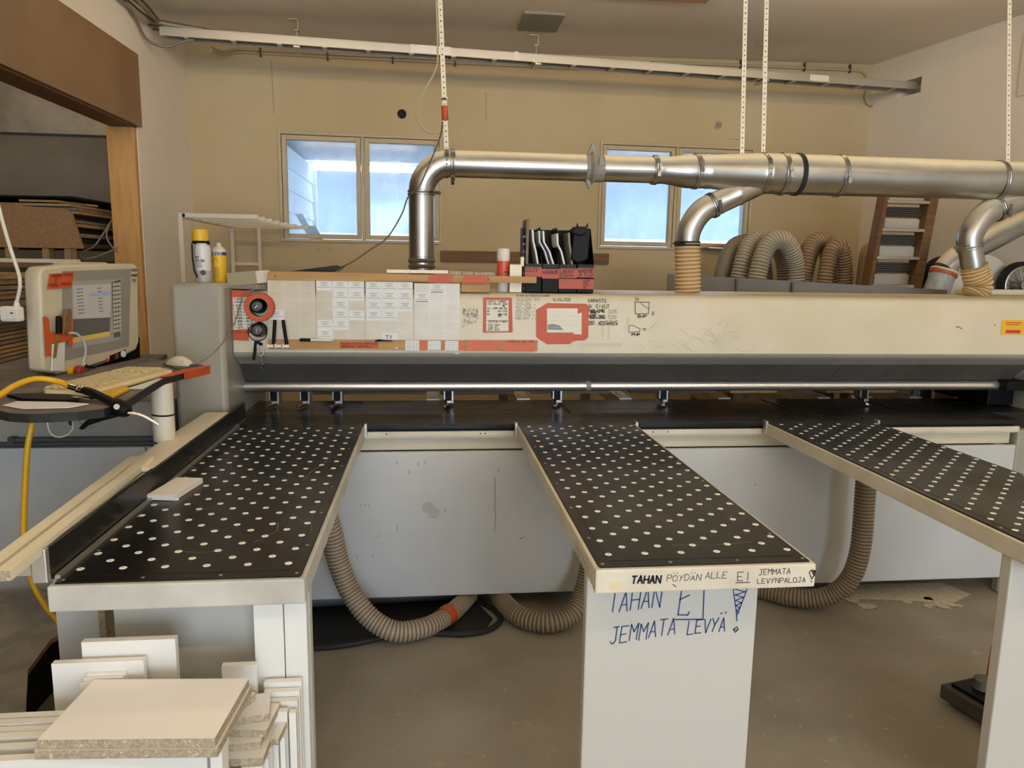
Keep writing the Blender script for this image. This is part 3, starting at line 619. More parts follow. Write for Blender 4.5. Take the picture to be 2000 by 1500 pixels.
write(m, 'JEMMATA', (.462, ly, .660), U2, Z_, .044, .0258, .0030, .2, .1); write(m, 'LEVYA', (.667, ly, .680), U3, Z_, .037, .0215, .0030, .2, .1); strokes(m, [[(.756, .734), (.758, .735)], [(.768, .736), (.770, .737)]], (0, ly, 0), X_, Z_, .004)
strokes(m, [[(.781, .82), (.798, .735), (.801, .712)], [(.829, .82), (.803, .735)], [(.775, .805), (.786, .802)], [(.787, .812), (.82, .808), (.79, .80), (.818, .792), (.791, .784), (.814, .777), (.793, .769), (.810, .762), (.795, .755), (.807, .748), (.797, .741), (.804, .735), (.799, .728)], [(.794, .690), (.802, .695), (.806, .687), (.798, .680), (.793, .688), (.804, .686)]], (0, ly, 0), X_, Z_, .0028)
obj('handwriting', m, 'ink_blue', G2)

# side fence of the left table
fr_ = thing('side_fence', 'black-faced side fence along the left edge of the left air table', 'fence', (-.87, 2.4, .9))
m = M(); m.box(-.842, -.829, 1.652, 3.42, .924, .996); obj('fence_plate', m, 'black_top', fr_, bevel=.001)
m = M(); m.box(-.838, -.829, 1.652, 3.42, .918, .9235); m.box(-.826, -.815, 1.66, 3.25, .9207, .929); obj('chrome_edge', m, 'aluminium', fr_)
m = M(); m.box(-.862, -.8285, 1.634, 1.651, .920, .9985); obj('end_plate', m, 'aluminium', fr_, bevel=.003)
m = M(); m.box(-.94, -.843, 1.66, 3.18, .925, .984); obj('fence_body', m, 'aluminium', fr_, bevel=.004)
m = M(); m.box(-.935, -.838, 2.30, 3.18, .985, .9965); obj('fence_cover', m, 'strip_cream', fr_, bevel=.001)
m = M(); m.tube([(-.9, 2.0, .86), (-.9, 2.0, .93)], .012, 8); m.tube([(-.9, 2.9, .86), (-.9, 2.9, .93)], .012, 8); m.box(-.91, -.82, 1.98, 2.02, .857, .875); m.box(-.91, -.82, 2.88, 2.92, .857, .875); obj('mounting_bracket', m, 'steel', fr_)
for k, (xo, lab) in enumerate(((-.897, 'cream chipboard strip lying on the side fence, outer of the pair'), (-.863, 'cream chipboard strip lying on the side fence, inner of the pair'))):
    m = M(); d = Vector((-.045, .91, 0)).normalized(); nrm = Vector((d.y, -d.x, 0))
    a = Vector((xo + .013 + k * .006, 1.50, .985 + .001))
    R = Matrix((nrm, d, Z_)).transposed()
    m.obox(a + d * .455 + Z_ * .0105, (.030, .91, .021), R, mis=[0, 0, 1, 1, 0, 0]); single('laminate_strip', m, ['strip_cream', 'chipboard'], lab, 'strip', bevel=.0006)
m = M(); m.obox((-.775, 2.304, .9302), (.084, .184, .016), rz(-.15), mis=[0, 0, 1, 1, 0, 0]); single('laminate_offcut', m, ['laminate_warm', 'edge_band'], 'small cream laminate offcut lying on the left air table', 'offcut', bevel=.0006)
# ================================================================ DUST DUCTS
DY = 3.75; DZ = 2.11
duct = thing('dust_duct', 'big galvanised extraction duct running above the saw', 'duct', (1.6, DY, DZ))
def arc(c, r, a0, a1, n=14): return [(c[0] + r * math.cos(a0 + (a1 - a0) * k / n), DY, c[1] + r * math.sin(a0 + (a1 - a0) * k / n)) for k in range(n + 1)]
G = 'galvanised'
def ppart(name, pts, r, seg=28, mt=G): m = M(); m.tube(pts, r, seg); return obj(name, m, mt, duct, smooth=50)
ppart('vertical_pipe', [(-.037, DY, 1.60), (-.037, DY, 1.97)], .0615)
ppart('elbow', arc((.105, 1.972), .140, PI, PI / 2), .064)
ppart('straight_pipe', [(.10, DY, DZ), (1.13, DY, DZ)], .0645)
ppart('reducer', [(1.12, DY, DZ), (1.16, DY, DZ), (1.17, DY, DZ), (1.28, DY, DZ - .002), (1.30, DY, DZ - .002), (1.34, DY, DZ)], [.0665, .0665, .065, .080, .082, .082])
ppart('branch_piece', [(1.335, DY, DZ), (1.39, DY, DZ), (1.40, DY, DZ), (1.41, DY, DZ), (1.66, DY, DZ), (1.70, DY, DZ), (1.705, DY, DZ), (1.715, DY, DZ), (1.80, DY, DZ)], [.083, .083, .085, .083, .099, .101, .104, .101, .101])
ppart('straight_pipe', [(1.79, DY, DZ), (2.10, DY, DZ)], .101)
ppart('straight_pipe', [(2.10, DY, DZ), (4.0, DY, DZ)], .100)
def branch(dx, part):
    a, b = Vector((1.74 + dx, DY, 2.09)), Vector((1.437 + dx, DY, 1.945)); d = (b - a).normalized()
    ppart(part, [a, a.lerp(b, .55), a.lerp(b, .57), a.lerp(b, .6), b], [.060, .060, .063, .060, .060])
    P = [b + d * .0]; c0 = b
    pts = spline([b - d * .02, b + d * .05, Vector((1.345 + dx, DY, 1.868)), Vector((1.318 + dx, DY, 1.80)), Vector((1.316 + dx, DY, 1.745))], .02)
    ppart('elbow', pts, .0605)
    return b, d
b1, d1 = branch(0, 'branch_pipe')
a, b2 = Vector((3.42, DY, 2.12)), Vector((3.01, DY, 1.965)); d2 = (b2 - a).normalized()
ppart('branch_pipe', [a, b2], .061)
ppart('elbow', spline([b2 - d2 * .02, b2 + d2 * .06, (2.90, DY, 1.88), (2.872, DY, 1.815), (2.877, DY, 1.765)], .02), .063)
ppart('vertical_pipe', [(2.876, DY, 1.775), (2.915, DY, 1.65)], .059)
def clamp(c, ax, r, name='hose_clamp', mt='steel', lug=None):
    ax = Vector(ax).normalized(); c = Vector(c); m = M()
    m.lathe([(r, -.012), (r + .004, -.012), (r + .006, -.006), (r + .003, 0), (r + .006, .006), (r + .004, .012), (r, .012)], c, ax, 30, caps=False)
    if lug is not None:
        l = Vector(lug).normalized(); p = c + l * (r + .006); R = Matrix((ax, l, ax.cross(l))).transposed()
        m.obox(p + l * .006, (.02, .014, .03), R); m.tube([p + l * .012 - ax.cross(l) * .028, p + l * .012 + ax.cross(l) * .028], .004, 8)
        m.obox(p + l * .012 + ax.cross(l) * .034, (.016, .006, .03), R)
    return obj(name, m, mt, duct, smooth=45)
LUG = Vector((0, -1, .1))
clamp((.115, DY, DZ), X_, .065, lug=(0, -.45, -1)); clamp((-.037, DY, 1.968), Z_, .062, lug=(1, -.8, 0)); clamp((1.125, DY, DZ), X_, .067, lug=LUG)
clamp((1.338, DY, DZ), X_, .083, lug=(0, -1, .35)); clamp((1.792, DY, DZ), X_, .102, lug=(0, -1, .15)); clamp((1.875, DY, DZ), X_, .101, mt='black_rubber'); clamp((2.10, DY, DZ), X_, .101, lug=(0, -1, .0)); clamp((2.985, DY, DZ), X_, .101, lug=(0, .6, -1))
clamp(b1, d1, .061, lug=(.3, -1, -.3)); clamp((1.316, DY, 1.75), Z_, .060, mt='black_rubber', lug=(-1, -.6, 0)); clamp(b2, d2, .063, lug=(.3, -1, -.3)); clamp((2.878, DY, 1.763), (.3, 0, -1), .062, lug=(-1, -.6, 0))
m = M(); pr = [(.0655, -.03), (.068, -.028), (.0675, -.012), (.084, .0), (.074, .012), (.0675, .02), (.0665, .06)]; m.lathe(pr, (.80, DY, DZ), X_, 18, caps=False)
m.prism([(.78, DY - .02, DZ + .06), (.80, DY - .02, DZ + .118), (.815, DY - .02, DZ + .105), (.825, DY - .02, DZ + .06)], (0, .03, 0)); m.prism([(.77, DY - .03, DZ - .06), (.80, DY - .03, DZ - .062), (.79, DY - .03, DZ - .105)], (0, .02, 0)); m.prism([(.83, DY - .068, DZ + .055), (.86, DY - .07, DZ + .01), (.825, DY - .069, DZ + .0)], (0, -.006, 0))
obj('duct_tape', m, 'grey_plastic', duct)
mat('pipe_seam', '6f6b62', .5); m = M(); strokes(m, [[(.86 + .018 * k, 2.098), (.87 + .018 * k, 2.098)] for k in range(14)], (0, DY - .0650, 0), X_, Z_, .003); obj('seam', m, 'pipe_seam', duct)

def hose(name, pts, R, label, cat='hose', group=None, mats=('hose_rib', 'hose_groove'), pitch=.0135, seg=20, amp=.0045, step=None, taper=None):
    st = step or pitch / 4
    P = spline(pts, st); k = len(P); n4 = pitch / st
    rs = [R + amp * math.cos(2 * PI * i / n4) for i in range(k)]
    if taper: rs = [q + (taper - R) * max(0, 1 - i / (.72 * k)) ** .5 for i, q in enumerate(rs)]
    m = M(); m.tube(P, rs, seg, mif=lambda i: 0 if math.cos(2 * PI * (i + .5) / n4) > -.2 else 1)
    return single(name, m, list(mats), label, cat, group, smooth=70)
hose('flexible_hose', [(1.316, DY, 1.752), (1.318, DY, 1.69), (1.325, DY, 1.60), (1.332, DY, 1.503)], .064, 'ribbed beige hose dropping from the middle duct branch to the saw', mats=('hose_light', 'hose_light_groove'), pitch=.02, amp=.005)
hose('flexible_hose', [(2.913, DY, 1.662), (2.93, DY, 1.62), (2.955, DY, 1.57), (2.95, DY, 1.53), (2.93, DY, 1.502)], .066, 'ribbed beige hose bending into the saw at the right duct branch', mats=('hose_light', 'hose_light_groove'), pitch=.017, amp=.005)
hose('hose_stub', [(-.037, DY, 1.502), (-.037, DY, 1.66)], .064, 'short dark ribbed hose under the vertical duct on the saw', mats=('cable_dark', 'hose_groove_dim'), pitch=.028, amp=.005)
# perforated hanger straps
def strap(label, x0, z0, x1, z1, tape=False, loop=None, y=DY - .0):
    r = thing('perforated_strap', label, 'strap', (x0, y, z0), 'straps holding the duct')
    d = Vector((x1 - x0, 0, z1 - z0)); L = d.length; d.normalize(); s_ = Vector((d.z, 0, -d.x))
    m = M(); a, b = Vector((x0, y, z0)), Vector((x1, y, z1)); m.prism([a - s_ * .011, a + s_ * .011, b + s_ * .011, b - s_ * .011], (0, .0015, 0)); obj('band', m, 'strip_cream', r)
    m = M(); k = int(L / .025)
    for i in range(k):
        p = a + d * (.012 + i * .025); m.disc(p + Vector((0, -.0006, 0)), .0042 if i % 2 else .003, (0, -1, 0), 8)
    obj('holes', m, 'cable_dark', r)
    if loop:
        m = M(); m.lathe([(loop, -.011), (loop + .0016, -.011), (loop + .0016, .011), (loop, .011)], (x0, DY, DZ), X_, 32, caps=False); lo = obj('loop', m, 'steel', r, smooth=40)
        m = M()
        for i in range(12): a_ = PI * .5 + PI * (i + .5) / 12; m.disc((x0, DY + (loop + .0022) * math.cos(a_), DZ + (loop + .0022) * math.sin(a_)), .0042, (0, math.cos(a_), math.sin(a_)), 8)
        obj('loop_holes', m, 'cable_dark', lo)
    if tape:
        p = a + d * .17; m = M(); m.lathe([(.014, -.032), (.017, -.028), (.016, 0), (.017, .03), (.014, .034)], p, d, 12); obj('tape', m, 'tape_orange', r, smooth=40)
        m = M(); q = a + d * .235; m.lathe([(.016, -.005), (.019, 0), (.016, .005)], q, d, 12, caps=False); obj('ring', m, 'chrome', r)
    return r
strap('cream perforated strap with orange tape holding the duct elbow', .085, 2.175, .035, ceil_z(.035), True, .0668)
strap('cream perforated strap behind the duct, left of the middle pair', 1.604, 2.205, 1.56, ceil_z(1.56), y=DY + .06)
strap('cream perforated strap looped round the duct, right of the middle pair', 1.69, 2.212, 1.64, ceil_z(1.64), loop=.1028)
strap('cream perforated strap holding the duct near the right edge', 3.06, 2.212, 2.93, ceil_z(2.93), y=DY + .02)
# cords hanging at the strap
m = M(); m.tube(spline([(.03, DY - .02, 3.0), (.042, DY - .025, 2.62), (.03, DY - .03, 2.53), (-.03, DY - .03, 2.42), (-.058, DY - .03, 2.33), (-.02, DY - .03, 2.258), (.05, DY - .02, 2.25), (.068, DY - .016, 2.285)], .02), .0045, 8); single('looped_cable', m, 'cable_beige', 'beige cable hanging in a loop beside the taped strap', 'cable', smooth=60)
m = M(); m.tube(spline([(.066, DY - .018, 2.30), (.052, DY - .07, 2.22), (.0, DY - .09, 2.09), (-.05, DY - .09, 1.985), (-.10, DY - .07, 1.94), (-.13, DY - .07, 1.86), (-.20, DY - .06, 1.75), (-.28, DY - .08, 1.69), (-.36, 3.6, 1.63), (-.41, 3.56, 1.604)], .02), .0035, 8); single('thin_cable', m, 'cable_dark', 'thin dark cable hanging from the taped strap down to the saw top', 'cable', smooth=60)

# ================================================================ THINGS ON AND AGAINST THE SAW HOUSING
TOPZ = 1.503
def bar_box(name, x0, x1, y0, y1, z0, z1, mt, label, cat, group=None, bevel=.001): m = M(); m.box(x0, x1, y0, y1, z0, z1); return single(name, m, mt, label, cat, group, bevel=bevel)
# upper batten carrying the label sheets
r = thing('wooden_batten', 'long wooden batten along the top of the saw holding the sheets', 'batten', (-.1, 3.41, 1.54))
m = M(); m.prism([(-.702, 3.392, 1.545), (.488, 3.392, 1.547), (.488, 3.392, 1.576), (-.702, 3.392, 1.583)], (0, .018, 0)); obj('bar', m, 'wood_strip', r, bevel=.001)
for a, b in ((-.005, .108), (.148, .268)):
    m = M(); m.prism([(a, 3.3905, 1.544), (b - .004, 3.3905, 1.544), (b, 3.3905, 1.5795), (a + .006, 3.3905, 1.58)], (0, .0012, 0)); obj('tape', m, 'tape_orange', r)
for x in (-.672, .268):
    m = M(); m.disc((x, 3.3908, 1.562), .004, (0, -1, 0), 8); obj('screw', m, 'cable_dark', r)
bar_box('wooden_block', .145, .275, 3.41, 3.45, 1.503, 1.547, 'wood_strip', 'short wooden block under the batten beside the small spray can', 'block')
bar_box('thin_strip', -.19, .085, 3.413, 3.44, 1.584, 1.599, 'strip_cream', 'cream strip lying on the batten under the vertical duct', 'strip')
for k, (a, b) in enumerate(((.088, .145), (.147, .20), (.202, .297))):
    bar_box('chipboard_scrap', a, b, 3.41, 3.455, 1.580, 1.597 - .002 * k, 'chipboard', ('chipboard scrap on the batten nearest the vertical duct', 'chipboard scrap on the batten between two others', 'chipboard scrap on the batten nearest the small spray can')[k], 'offcut')
bar_box('wooden_stand', .37, .425, 3.44, 3.47, 1.503, 1.63, 'strip_cream', 'upright cream board between spray can and file holders', 'board')
for x in (-.70, -.69): pass
bar_box('support_block', -.66, -.10, 3.425, 3.46, 1.503, 1.583, 'wood_strip', 'wooden board standing behind the batten on the saw', 'board')
m = M(); m.prism([(-.63, 3.50, 1.584), (-.42, 3.50, 1.614), (-.40, 3.50, 1.610), (-.43, 3.50, 1.584)], (0, .2, 0)); single('tablet', m, ['black_gloss'], 'dark flat tablet lying tilted behind the batten', 'tablet', bevel=.003)
# label sheets in plastic pockets
def sheet(x0, x1, z0, z1, label, cells, heavy=(), note=None, blank=()):
    r = thing('label_sheet', label, 'sheet', ((x0 + x1) / 2, 3.398, z0), 'label sheets on the saw')
    m = M(); m.box(x0, x1, 3.3965, 3.3985, z0, z1); obj('sheet', m, 'pocket', r)
    w_, h_ = (x1 - x0) / 3, (z1 - z0) / 6
    mp, mw, mb = M(), M(), M()
    for (c, q) in cells:
        cx, cz = x0 + (c + .5) * w_, z1 - (q + .5) * h_
        mw.quad((cx - w_ * .47, 3.3961, cz - h_ * .5), (cx + w_ * .47, 3.3961, cz - h_ * .5), (cx + w_ * .47, 3.3961, cz + h_ * .5), (cx - w_ * .47, 3.3961, cz + h_ * .5))
        for j, (hw_, dz) in enumerate(((.26, .012), (.16, .006), (.22, 0), (.42, -.009))):
            a = cx - w_ * hw_; b = cx + w_ * hw_; z = cz + dz
            mp.quad((a, 3.3957, z), (b, 3.3957, z), (b, 3.3957, z + .0022), (a, 3.3957, z + .0022))
        if (c, q) in heavy: mp.quad((cx - w_ * .4, 3.3957, cz - .020), (cx + w_ * .4, 3.3957, cz - .020), (cx + w_ * .4, 3.3957, cz - .015), (cx - w_ * .4, 3.3957, cz - .015))
    for c in (1, 2): x = x0 + c * w_; mb.quad((x - .0012, 3.3962, z0), (x + .0012, 3.3962, z0), (x + .0012, 3.3962, z1), (x - .0012, 3.3962, z1))
    for q in range(1, 6): z = z1 - q * h_; mb.quad((x0, 3.39625, z - .0008), (x1, 3.39625, z - .0008), (x1, 3.39625, z + .0008), (x0, 3.39625, z + .0008))
    obj('pocket_seams', mb, 'sleeve', r)
    if cells: obj('labels', mw, 'paper_white', r); obj('print', mp, 'print_grey', r)
    if note:
        m = M(); cx = x0 + 1.5 * w_; m.quad((cx - .034, 3.3955, z0 + .002), (cx + .034, 3.3955, z0 + .002), (cx + .034, 3.3955, z0 + .032), (cx - .034, 3.3955, z0 + .032)); n_ = obj('note', m, 'paper_white', r)
        m = M(); write(m, note, (cx - .018, 3.3955, z0 + .006), X_, Z_, .014, .017, .0028, .1); obj('handwriting', m, 'ink', n_)
A3 = [(c, q) for c in range(3) for q in range(6)]
sheet(-.708, -.503, 1.284, 1.545, 'almost empty pocket sheet, leftmost on the saw front', [(0, 3)])
sheet(-.499, -.288, 1.284, 1.546, 'pocket sheet of printed labels left of the sheet marked T1', [(c, 0) for c in range(3)] + [(1, 1), (2, 1), (1, 2), (1, 3), (2, 3), (0, 4), (1, 4), (0, 5)])
sheet(-.283, -.073, 1.284, 1.544, 'pocket sheet of printed labels marked T1 at its foot', [(c, q) for q in range(3) for c in range(3)] + [(0, 3), (1, 3)], note='T1')
sheet(-.067, .138, 1.284, 1.540, 'mostly empty pocket sheet right of the sheet marked T1', [(1, 0), (0, 1)], heavy=((1, 0), (0, 1)))
# lower batten with its tapes and slips
r = thing('wooden_batten', 'lower wooden batten on the saw front with tapes and slips', 'batten', (-.1, 3.395, 1.24))
m = M(); m.box(-.712, .16, 3.384, 3.3985, 1.241, 1.282); m.box(.16, .498, 3.386, 3.3985, 1.236, 1.284); obj('bar', m, 'wood_strip', r, bevel=.001)
def slip(x0, x1, z0, z1, mt, name, rows=0, txt=None, sl=0, y=3.3835, tm='print_grey'):
    m = M(); m.prism([(x0, y, z0), (x1 - sl, y, z0), (x1, y, z1), (x0 + sl, y, z1)], (0, .0008, 0)); s_ = obj(name, m, mt, r)
    m = M()
    for k in range(rows):
        z = z1 - .008 - k * (z1 - z0 - .012) / max(rows - 1, 1)
        for a, b in ((.08, .42), (.5, .68), (.76, .92)): m.quad((x0 + (x1 - x0) * a, y - .0006, z), (x0 + (x1 - x0) * b, y - .0006, z), (x0 + (x1 - x0) * b, y - .0006, z + .0014), (x0 + (x1 - x0) * a, y - .0006, z + .0014))
    if txt:
        for t, x, z, h, ad in txt: write(m, t, (x, y, z), X_, Z_, h, ad, h * .16)
    if m.f: obj('writing', m, tm if not txt else 'ink', s_)
slip(-.398, -.228, 1.246, 1.274, 'tape_orange', 'tape_label', txt=[('REUNALISTAT KORKEUS', -.394, 1.264, .008, .0085), ('NOPEAA VARTEN', -.39, 1.249, .010, .0095)])
slip(-.108, -.045, 1.236, 1.283, 'paper_white', 'paper_slip', 6); slip(-.045, -.012, 1.237, 1.283, 'tape_pale', 'tape', sl=.002); slip(-.006, .052, 1.240, 1.282, 'paper_white', 'paper_slip', 4); slip(.053, .07, 1.238, 1.270, 'tape_pale', 'tape', sl=.008)
slip(.072, .132, 1.237, 1.282, 'paper_white', 'paper_slip', 4); slip(.132, .158, 1.238, 1.284, 'tape_pale', 'tape', sl=.003); slip(.16, .335, 1.236, 1.285, 'tape_pale', 'tape_label', sl=.018); slip(.33, .495, 1.234, 1.286, 'tape_pale', 'tape_label', sl=.014, txt=[('VARSIN 24-48', .352, 1.276, .008, .0105)])
# notes
def note(name, label, poly, mt, y=3.399, th=.0010): 
    r_ = thing(name, label, 'note', (poly[0][0], y, poly[0][1])); m = M(); m.prism([(a, y - th, b) for a, b in poly], (0, th, 0)); obj('backing', m, mt, r_); return r_
r = note('taped_note', 'handwritten laminate list on orange tape beside the left end post', [(-.8635, 1.278), (-.797, 1.276), (-.797, 1.31), (-.78, 1.312), (-.78, 1.498), (-.8635, 1.498)], 'tape_orange')
m = M(); m.prism([(-.861, 3.3975, 1.325), (-.784, 3.3975, 1.330), (-.784, 3.3975, 1.375), (-.796, 3.3975, 1.377), (-.797, 3.3975, 1.468), (-.858, 3.3975, 1.468)], (0, .0005, 0)); p_ = obj('paper', m, 'paper', r)
m = M()
for t, x, z, h, ad in (('FORMICA', -.852, 1.4565, .008, .0078), ('LAMINAAT', -.851, 1.444, .008, .0068)) + tuple((t, -.857 + .0006 * k, 1.428 - k * .0138, .008, .0056) for k, t in enumerate(('F 8100 x VAL', 'F 7845 x BAN', 'F 5374 x SUN', 'F 1815 x HAR', 'F 5583 x WAR', 'F 4830 x RUT', 'F 2020 x CALCUT', 'F 6273 x ALIS'))): write(m, t, (x, 3.3975, z), X_, Z_, h, ad, .0016, .2, .15)
obj('handwriting', m, 'ink', p_); m = M(); write(m, 'F 2253 x MARMO', (-.86, 3.398, 1.311), X_, Z_, .008, .0056, .0015); obj('handwriting', m, 'red_dark', r)
r = note('taped_note', 'handwritten size list framed in orange tape, narrower of the two framed notes', [(.245, 1.319), (.383, 1.321), (.376, 1.480), (.245, 1.480)], 'tape_orange')
m = M(); m.prism([(.260, 3.3975, 1.326), (.363, 3.3975, 1.327), (.361, 3.3975, 1.468), (.260, 3.3975, 1.468)], (0, .0005, 0)); p_ = obj('paper', m, 'paper', r)
m = M()
for t, x, z, h, ad in (('VARSIN TUNNUS', .264, 1.458, .008, .0068), ('VÄS MELAM', .264, 1.447, .007, .0068), ('2044', .334, 1.447, .007, .006), ('88', .334, 1.438, .007, .006), ('74 x 20MM 485x754', .263, 1.427, .007, .0055), ('80      451x703', .263, 1.4145, .007, .0062), ('80      488x748', .263, 1.400, .007, .0062), ('451', .314, 1.391, .008, .006), ('KOSTEAN PINNAT', .27, 1.366, .008, .0065), ('543 204', .268, 1.351, .008, .0078), ('138 57', .268, 1.340, .007, .0078), ('307 825', .268, 1.330, .007, .0078)): write(m, t, (x, 3.3975, z), X_, Z_, h, ad, .0014)
strokes(m, [[(.261, 1.3755), (.362, 1.3755)], [(.314, 1.404), (.328, 1.404)], [(.313, 1.402), (.329, 1.402)]], (0, 3.3975, 0), X_, Z_, .0012); obj('handwriting', m, 'ink', p_)
r = note('taped_note', 'faded white paper framed in wrinkled orange tape, wider of the two framed notes', [(.492, 1.305), (.502, 1.292), (.545, 1.266), (.655, 1.268), (.662, 1.283), (.72, 1.285), (.738, 1.30), (.737, 1.44), (.722, 1.456), (.54, 1.457), (.49, 1.425)], 'tape_orange')
m = M(); m.prism([(.543, 3.3975, 1.321), (.668, 3.3975, 1.322), (.668, 3.3975, 1.314), (.706, 3.3975, 1.313), (.703, 3.3975, 1.416), (.684, 3.3975, 1.408), (.684, 3.3975, 1.434), (.540, 3.3975, 1.433)], (0, .0005, 0)); p_ = obj('paper', m, 'paper', r)
m = M(); m.prism([(.545, 3.3972, 1.335), (.62, 3.3972, 1.333), (.60, 3.3972, 1.355), (.57, 3.3972, 1.362), (.545, 3.3972, 1.358)], (0, .0002, 0)); obj('smudge', m, 'print_grey', p_)
m = M()
for a, b, z in ((.556, .62, 1.397), (.635, .695, 1.399), (.55, .695, 1.375), (.60, .68, 1.356), (.56, .60, 1.345)): m.quad((a, 3.3971, z), (b, 3.3971, z), (b, 3.3971, z + .0012), (a, 3.3971, z + .0012))
obj('print', m, 'scuff_light', p_)
m = M(); m.prism([(.493, 3.3982, 1.300), (.541, 3.3982, 1.270), (.55, 3.3982, 1.318), (.497, 3.3982, 1.378)], (0, .0004, 0)); m.prism([(.56, 3.3982, 1.275), (.65, 3.3982, 1.272), (.70, 3.3982, 1.29), (.62, 3.3982, 1.298)], (0, .0004, 0)); obj('tape_wrinkle', m, 'tape_pale', r)
# knobs, tape roll, key
def knob(x, z, label, key):
    r = thing('key_switch', label, 'switch', (x, 3.4, z))
    m = M(); m.lathe([(.034, 0), (.034, -.012), (.031, -.018), (.028, -.05), (.0265, -.058), (.020, -.061)], (x, 3.4, z), (0, 1, 0), 28); obj('knob', m, 'black_gloss', r, smooth=35)
    m = M(); m.lathe([(.0205, -.0612), (.0205, -.063), (.017, -.0645), (.001, -.0645)], (x, 3.4, z), (0, 1, 0), 24); obj('lock_core', m, 'dark_grey', r, smooth=35)
    m = M(); m.obox((x, 3.3345, z), (.0035, .004, .017), Matrix.Rotation(key, 3, 'Y')); obj('key_slot', m, 'chrome', r)
    return r
knob(-.746, 1.431, 'black round key switch inside the orange tape roll', .75); knob(-.748, 1.327, 'black round key switch with hanging keys, below the tape roll', .05)
r = thing('tape_roll', 'orange tape roll hung over the upper key switch', 'tape', (-.739, 3.375, 1.427)); c = Vector((-.739, 3.374, 1.427))
m = M(); m.lathe([(.0425, .022), (.0425, -.022), (.061, -.022), (.063, -.018), (.063, .018), (.061, .022), (.0425, .022)], c, (0, 1, 0), 40, caps=False); obj('tape', m, 'tape_orange', r, smooth=35)
m = M(); m.lathe([(.042, .0215), (.0395, .0215), (.0395, -.0225), (.0425, -.0225)], c, (0, 1, 0), 40, caps=False); obj('core', m, 'hose_groove', r, smooth=35)
r = thing('key_ring', 'bunch of keys hanging from the lower key switch', 'keys', (-.74, 3.37, 1.24))
m = M(); m.tube([(-.748 + .040 * math.sin(a), 3.352, 1.318 + .038 * math.cos(a)) for a in [PI * 2 * k / 24 for k in range(25)]], .0022, 6); obj('cord', m, 'black', r, smooth=50)
m = M(); m.obox((-.759, 3.35, 1.262), (.012, .008, .034), Matrix.Rotation(.15, 3, 'Y')); m.obox((-.764, 3.35, 1.222), (.013, .007, .052), Matrix.Rotation(.18, 3, 'Y')); m.obox((-.742, 3.352, 1.27), (.03, .006, .014), Matrix.Rotation(.5, 3, 'Y')); obj('fob', m, 'black', r, bevel=.002)
m = M(); m.tube([(-.735 + .011 * math.sin(a), 3.35, 1.237 + .022 * math.cos(a)) for a in [PI * 2 * k / 20 for k in range(21)]], .0026, 6); obj('carabiner', m, 'chrome', r, smooth=50)
m = M(); m.obox((-.731, 3.35, 1.19), (.008, .003, .055), Matrix.Rotation(-.08, 3, 'Y')); m.disc((-.73, 3.3485, 1.166), .007, (0, -1, 0), 12); obj('key', m, 'dark_grey', r)
m = M(); m.box(-.785, -.728, 3.3985, 3.4, 1.243, 1.275); single('printed_label', m, 'paper_white', 'small white printed label behind the hanging keys', 'label')
m = M(); m.box(-.785, -.725, 3.3985, 3.4, 1.35, 1.365); single('printed_label', m, 'paper_white', 'small white printed label between the two key switches', 'label')
# tool holders
r = thing('clip_rail', 'white clip rail on the left end of the lower batten', 'clip rail', (-.66, 3.38, 1.245))
for k, x in enumerate((-.697, -.663, -.63)):
    m = M(); m.box(x - .014, x + .014, 3.355, 3.384, 1.250, 1.264); m.box(x - .016, x - .009, 3.352, 3.384, 1.247, 1.268); c_ = obj('clip', m, 'white_plastic', r, bevel=.003)
for x0, x1, lab in ((-.685, -.675, 'black pencil-like bar in the clip rail, leaning right'), (-.627, -.640, 'black bar in the clip rail, leaning left')):
    m = M(); m.tube([(x0, 3.366, 1.265), (x0 + (x1 - x0) * .15, 3.366, 1.275), (x1, 3.366, 1.372)], [.0082, .0078, .0078], 12, 0); single('tool_bar', m, 'black', lab, 'tool', smooth=50)
m = M(); m.tube([(-.572, 3.376, 1.2835), (-.525, 3.376, 1.2832)], .0072, 12); m2 = M(); m2.tube([(-.525, 3.376, 1.2832), (-.44, 3.376, 1.2826), (-.428, 3.376, 1.2825)], [.006, .006, .004], 12)
r = thing('marker_pen', 'white marker pen with black cap lying on the lower batten', 'pen', (-.5, 3.376, 1.277)); obj('cap', m, 'black', r, smooth=50); obj('barrel', m2, 'white_plastic', r, smooth=50)
m = M(); m.tube([(-.242, 3.377, 1.280), (-.225, 3.377, 1.283), (-.205, 3.377, 1.282), (-.165, 3.377, 1.280)], [.003, .005, .003, .002], 8); single('scriber', m, 'black', 'thin black scriber lying on the lower batten', 'scriber', smooth=50)
m = M(); m.disc((-.147, 3.3833, 1.249), .0045, (0, -1, 0), 12); m.lathe([(.0045, 0), (.004, .003)], (-.147, 3.3838, 1.249), (0, -1, 0), 12); single('push_pin', m, 'white_plastic', 'white push pin in the lower batten left of the paper slips', 'pin')

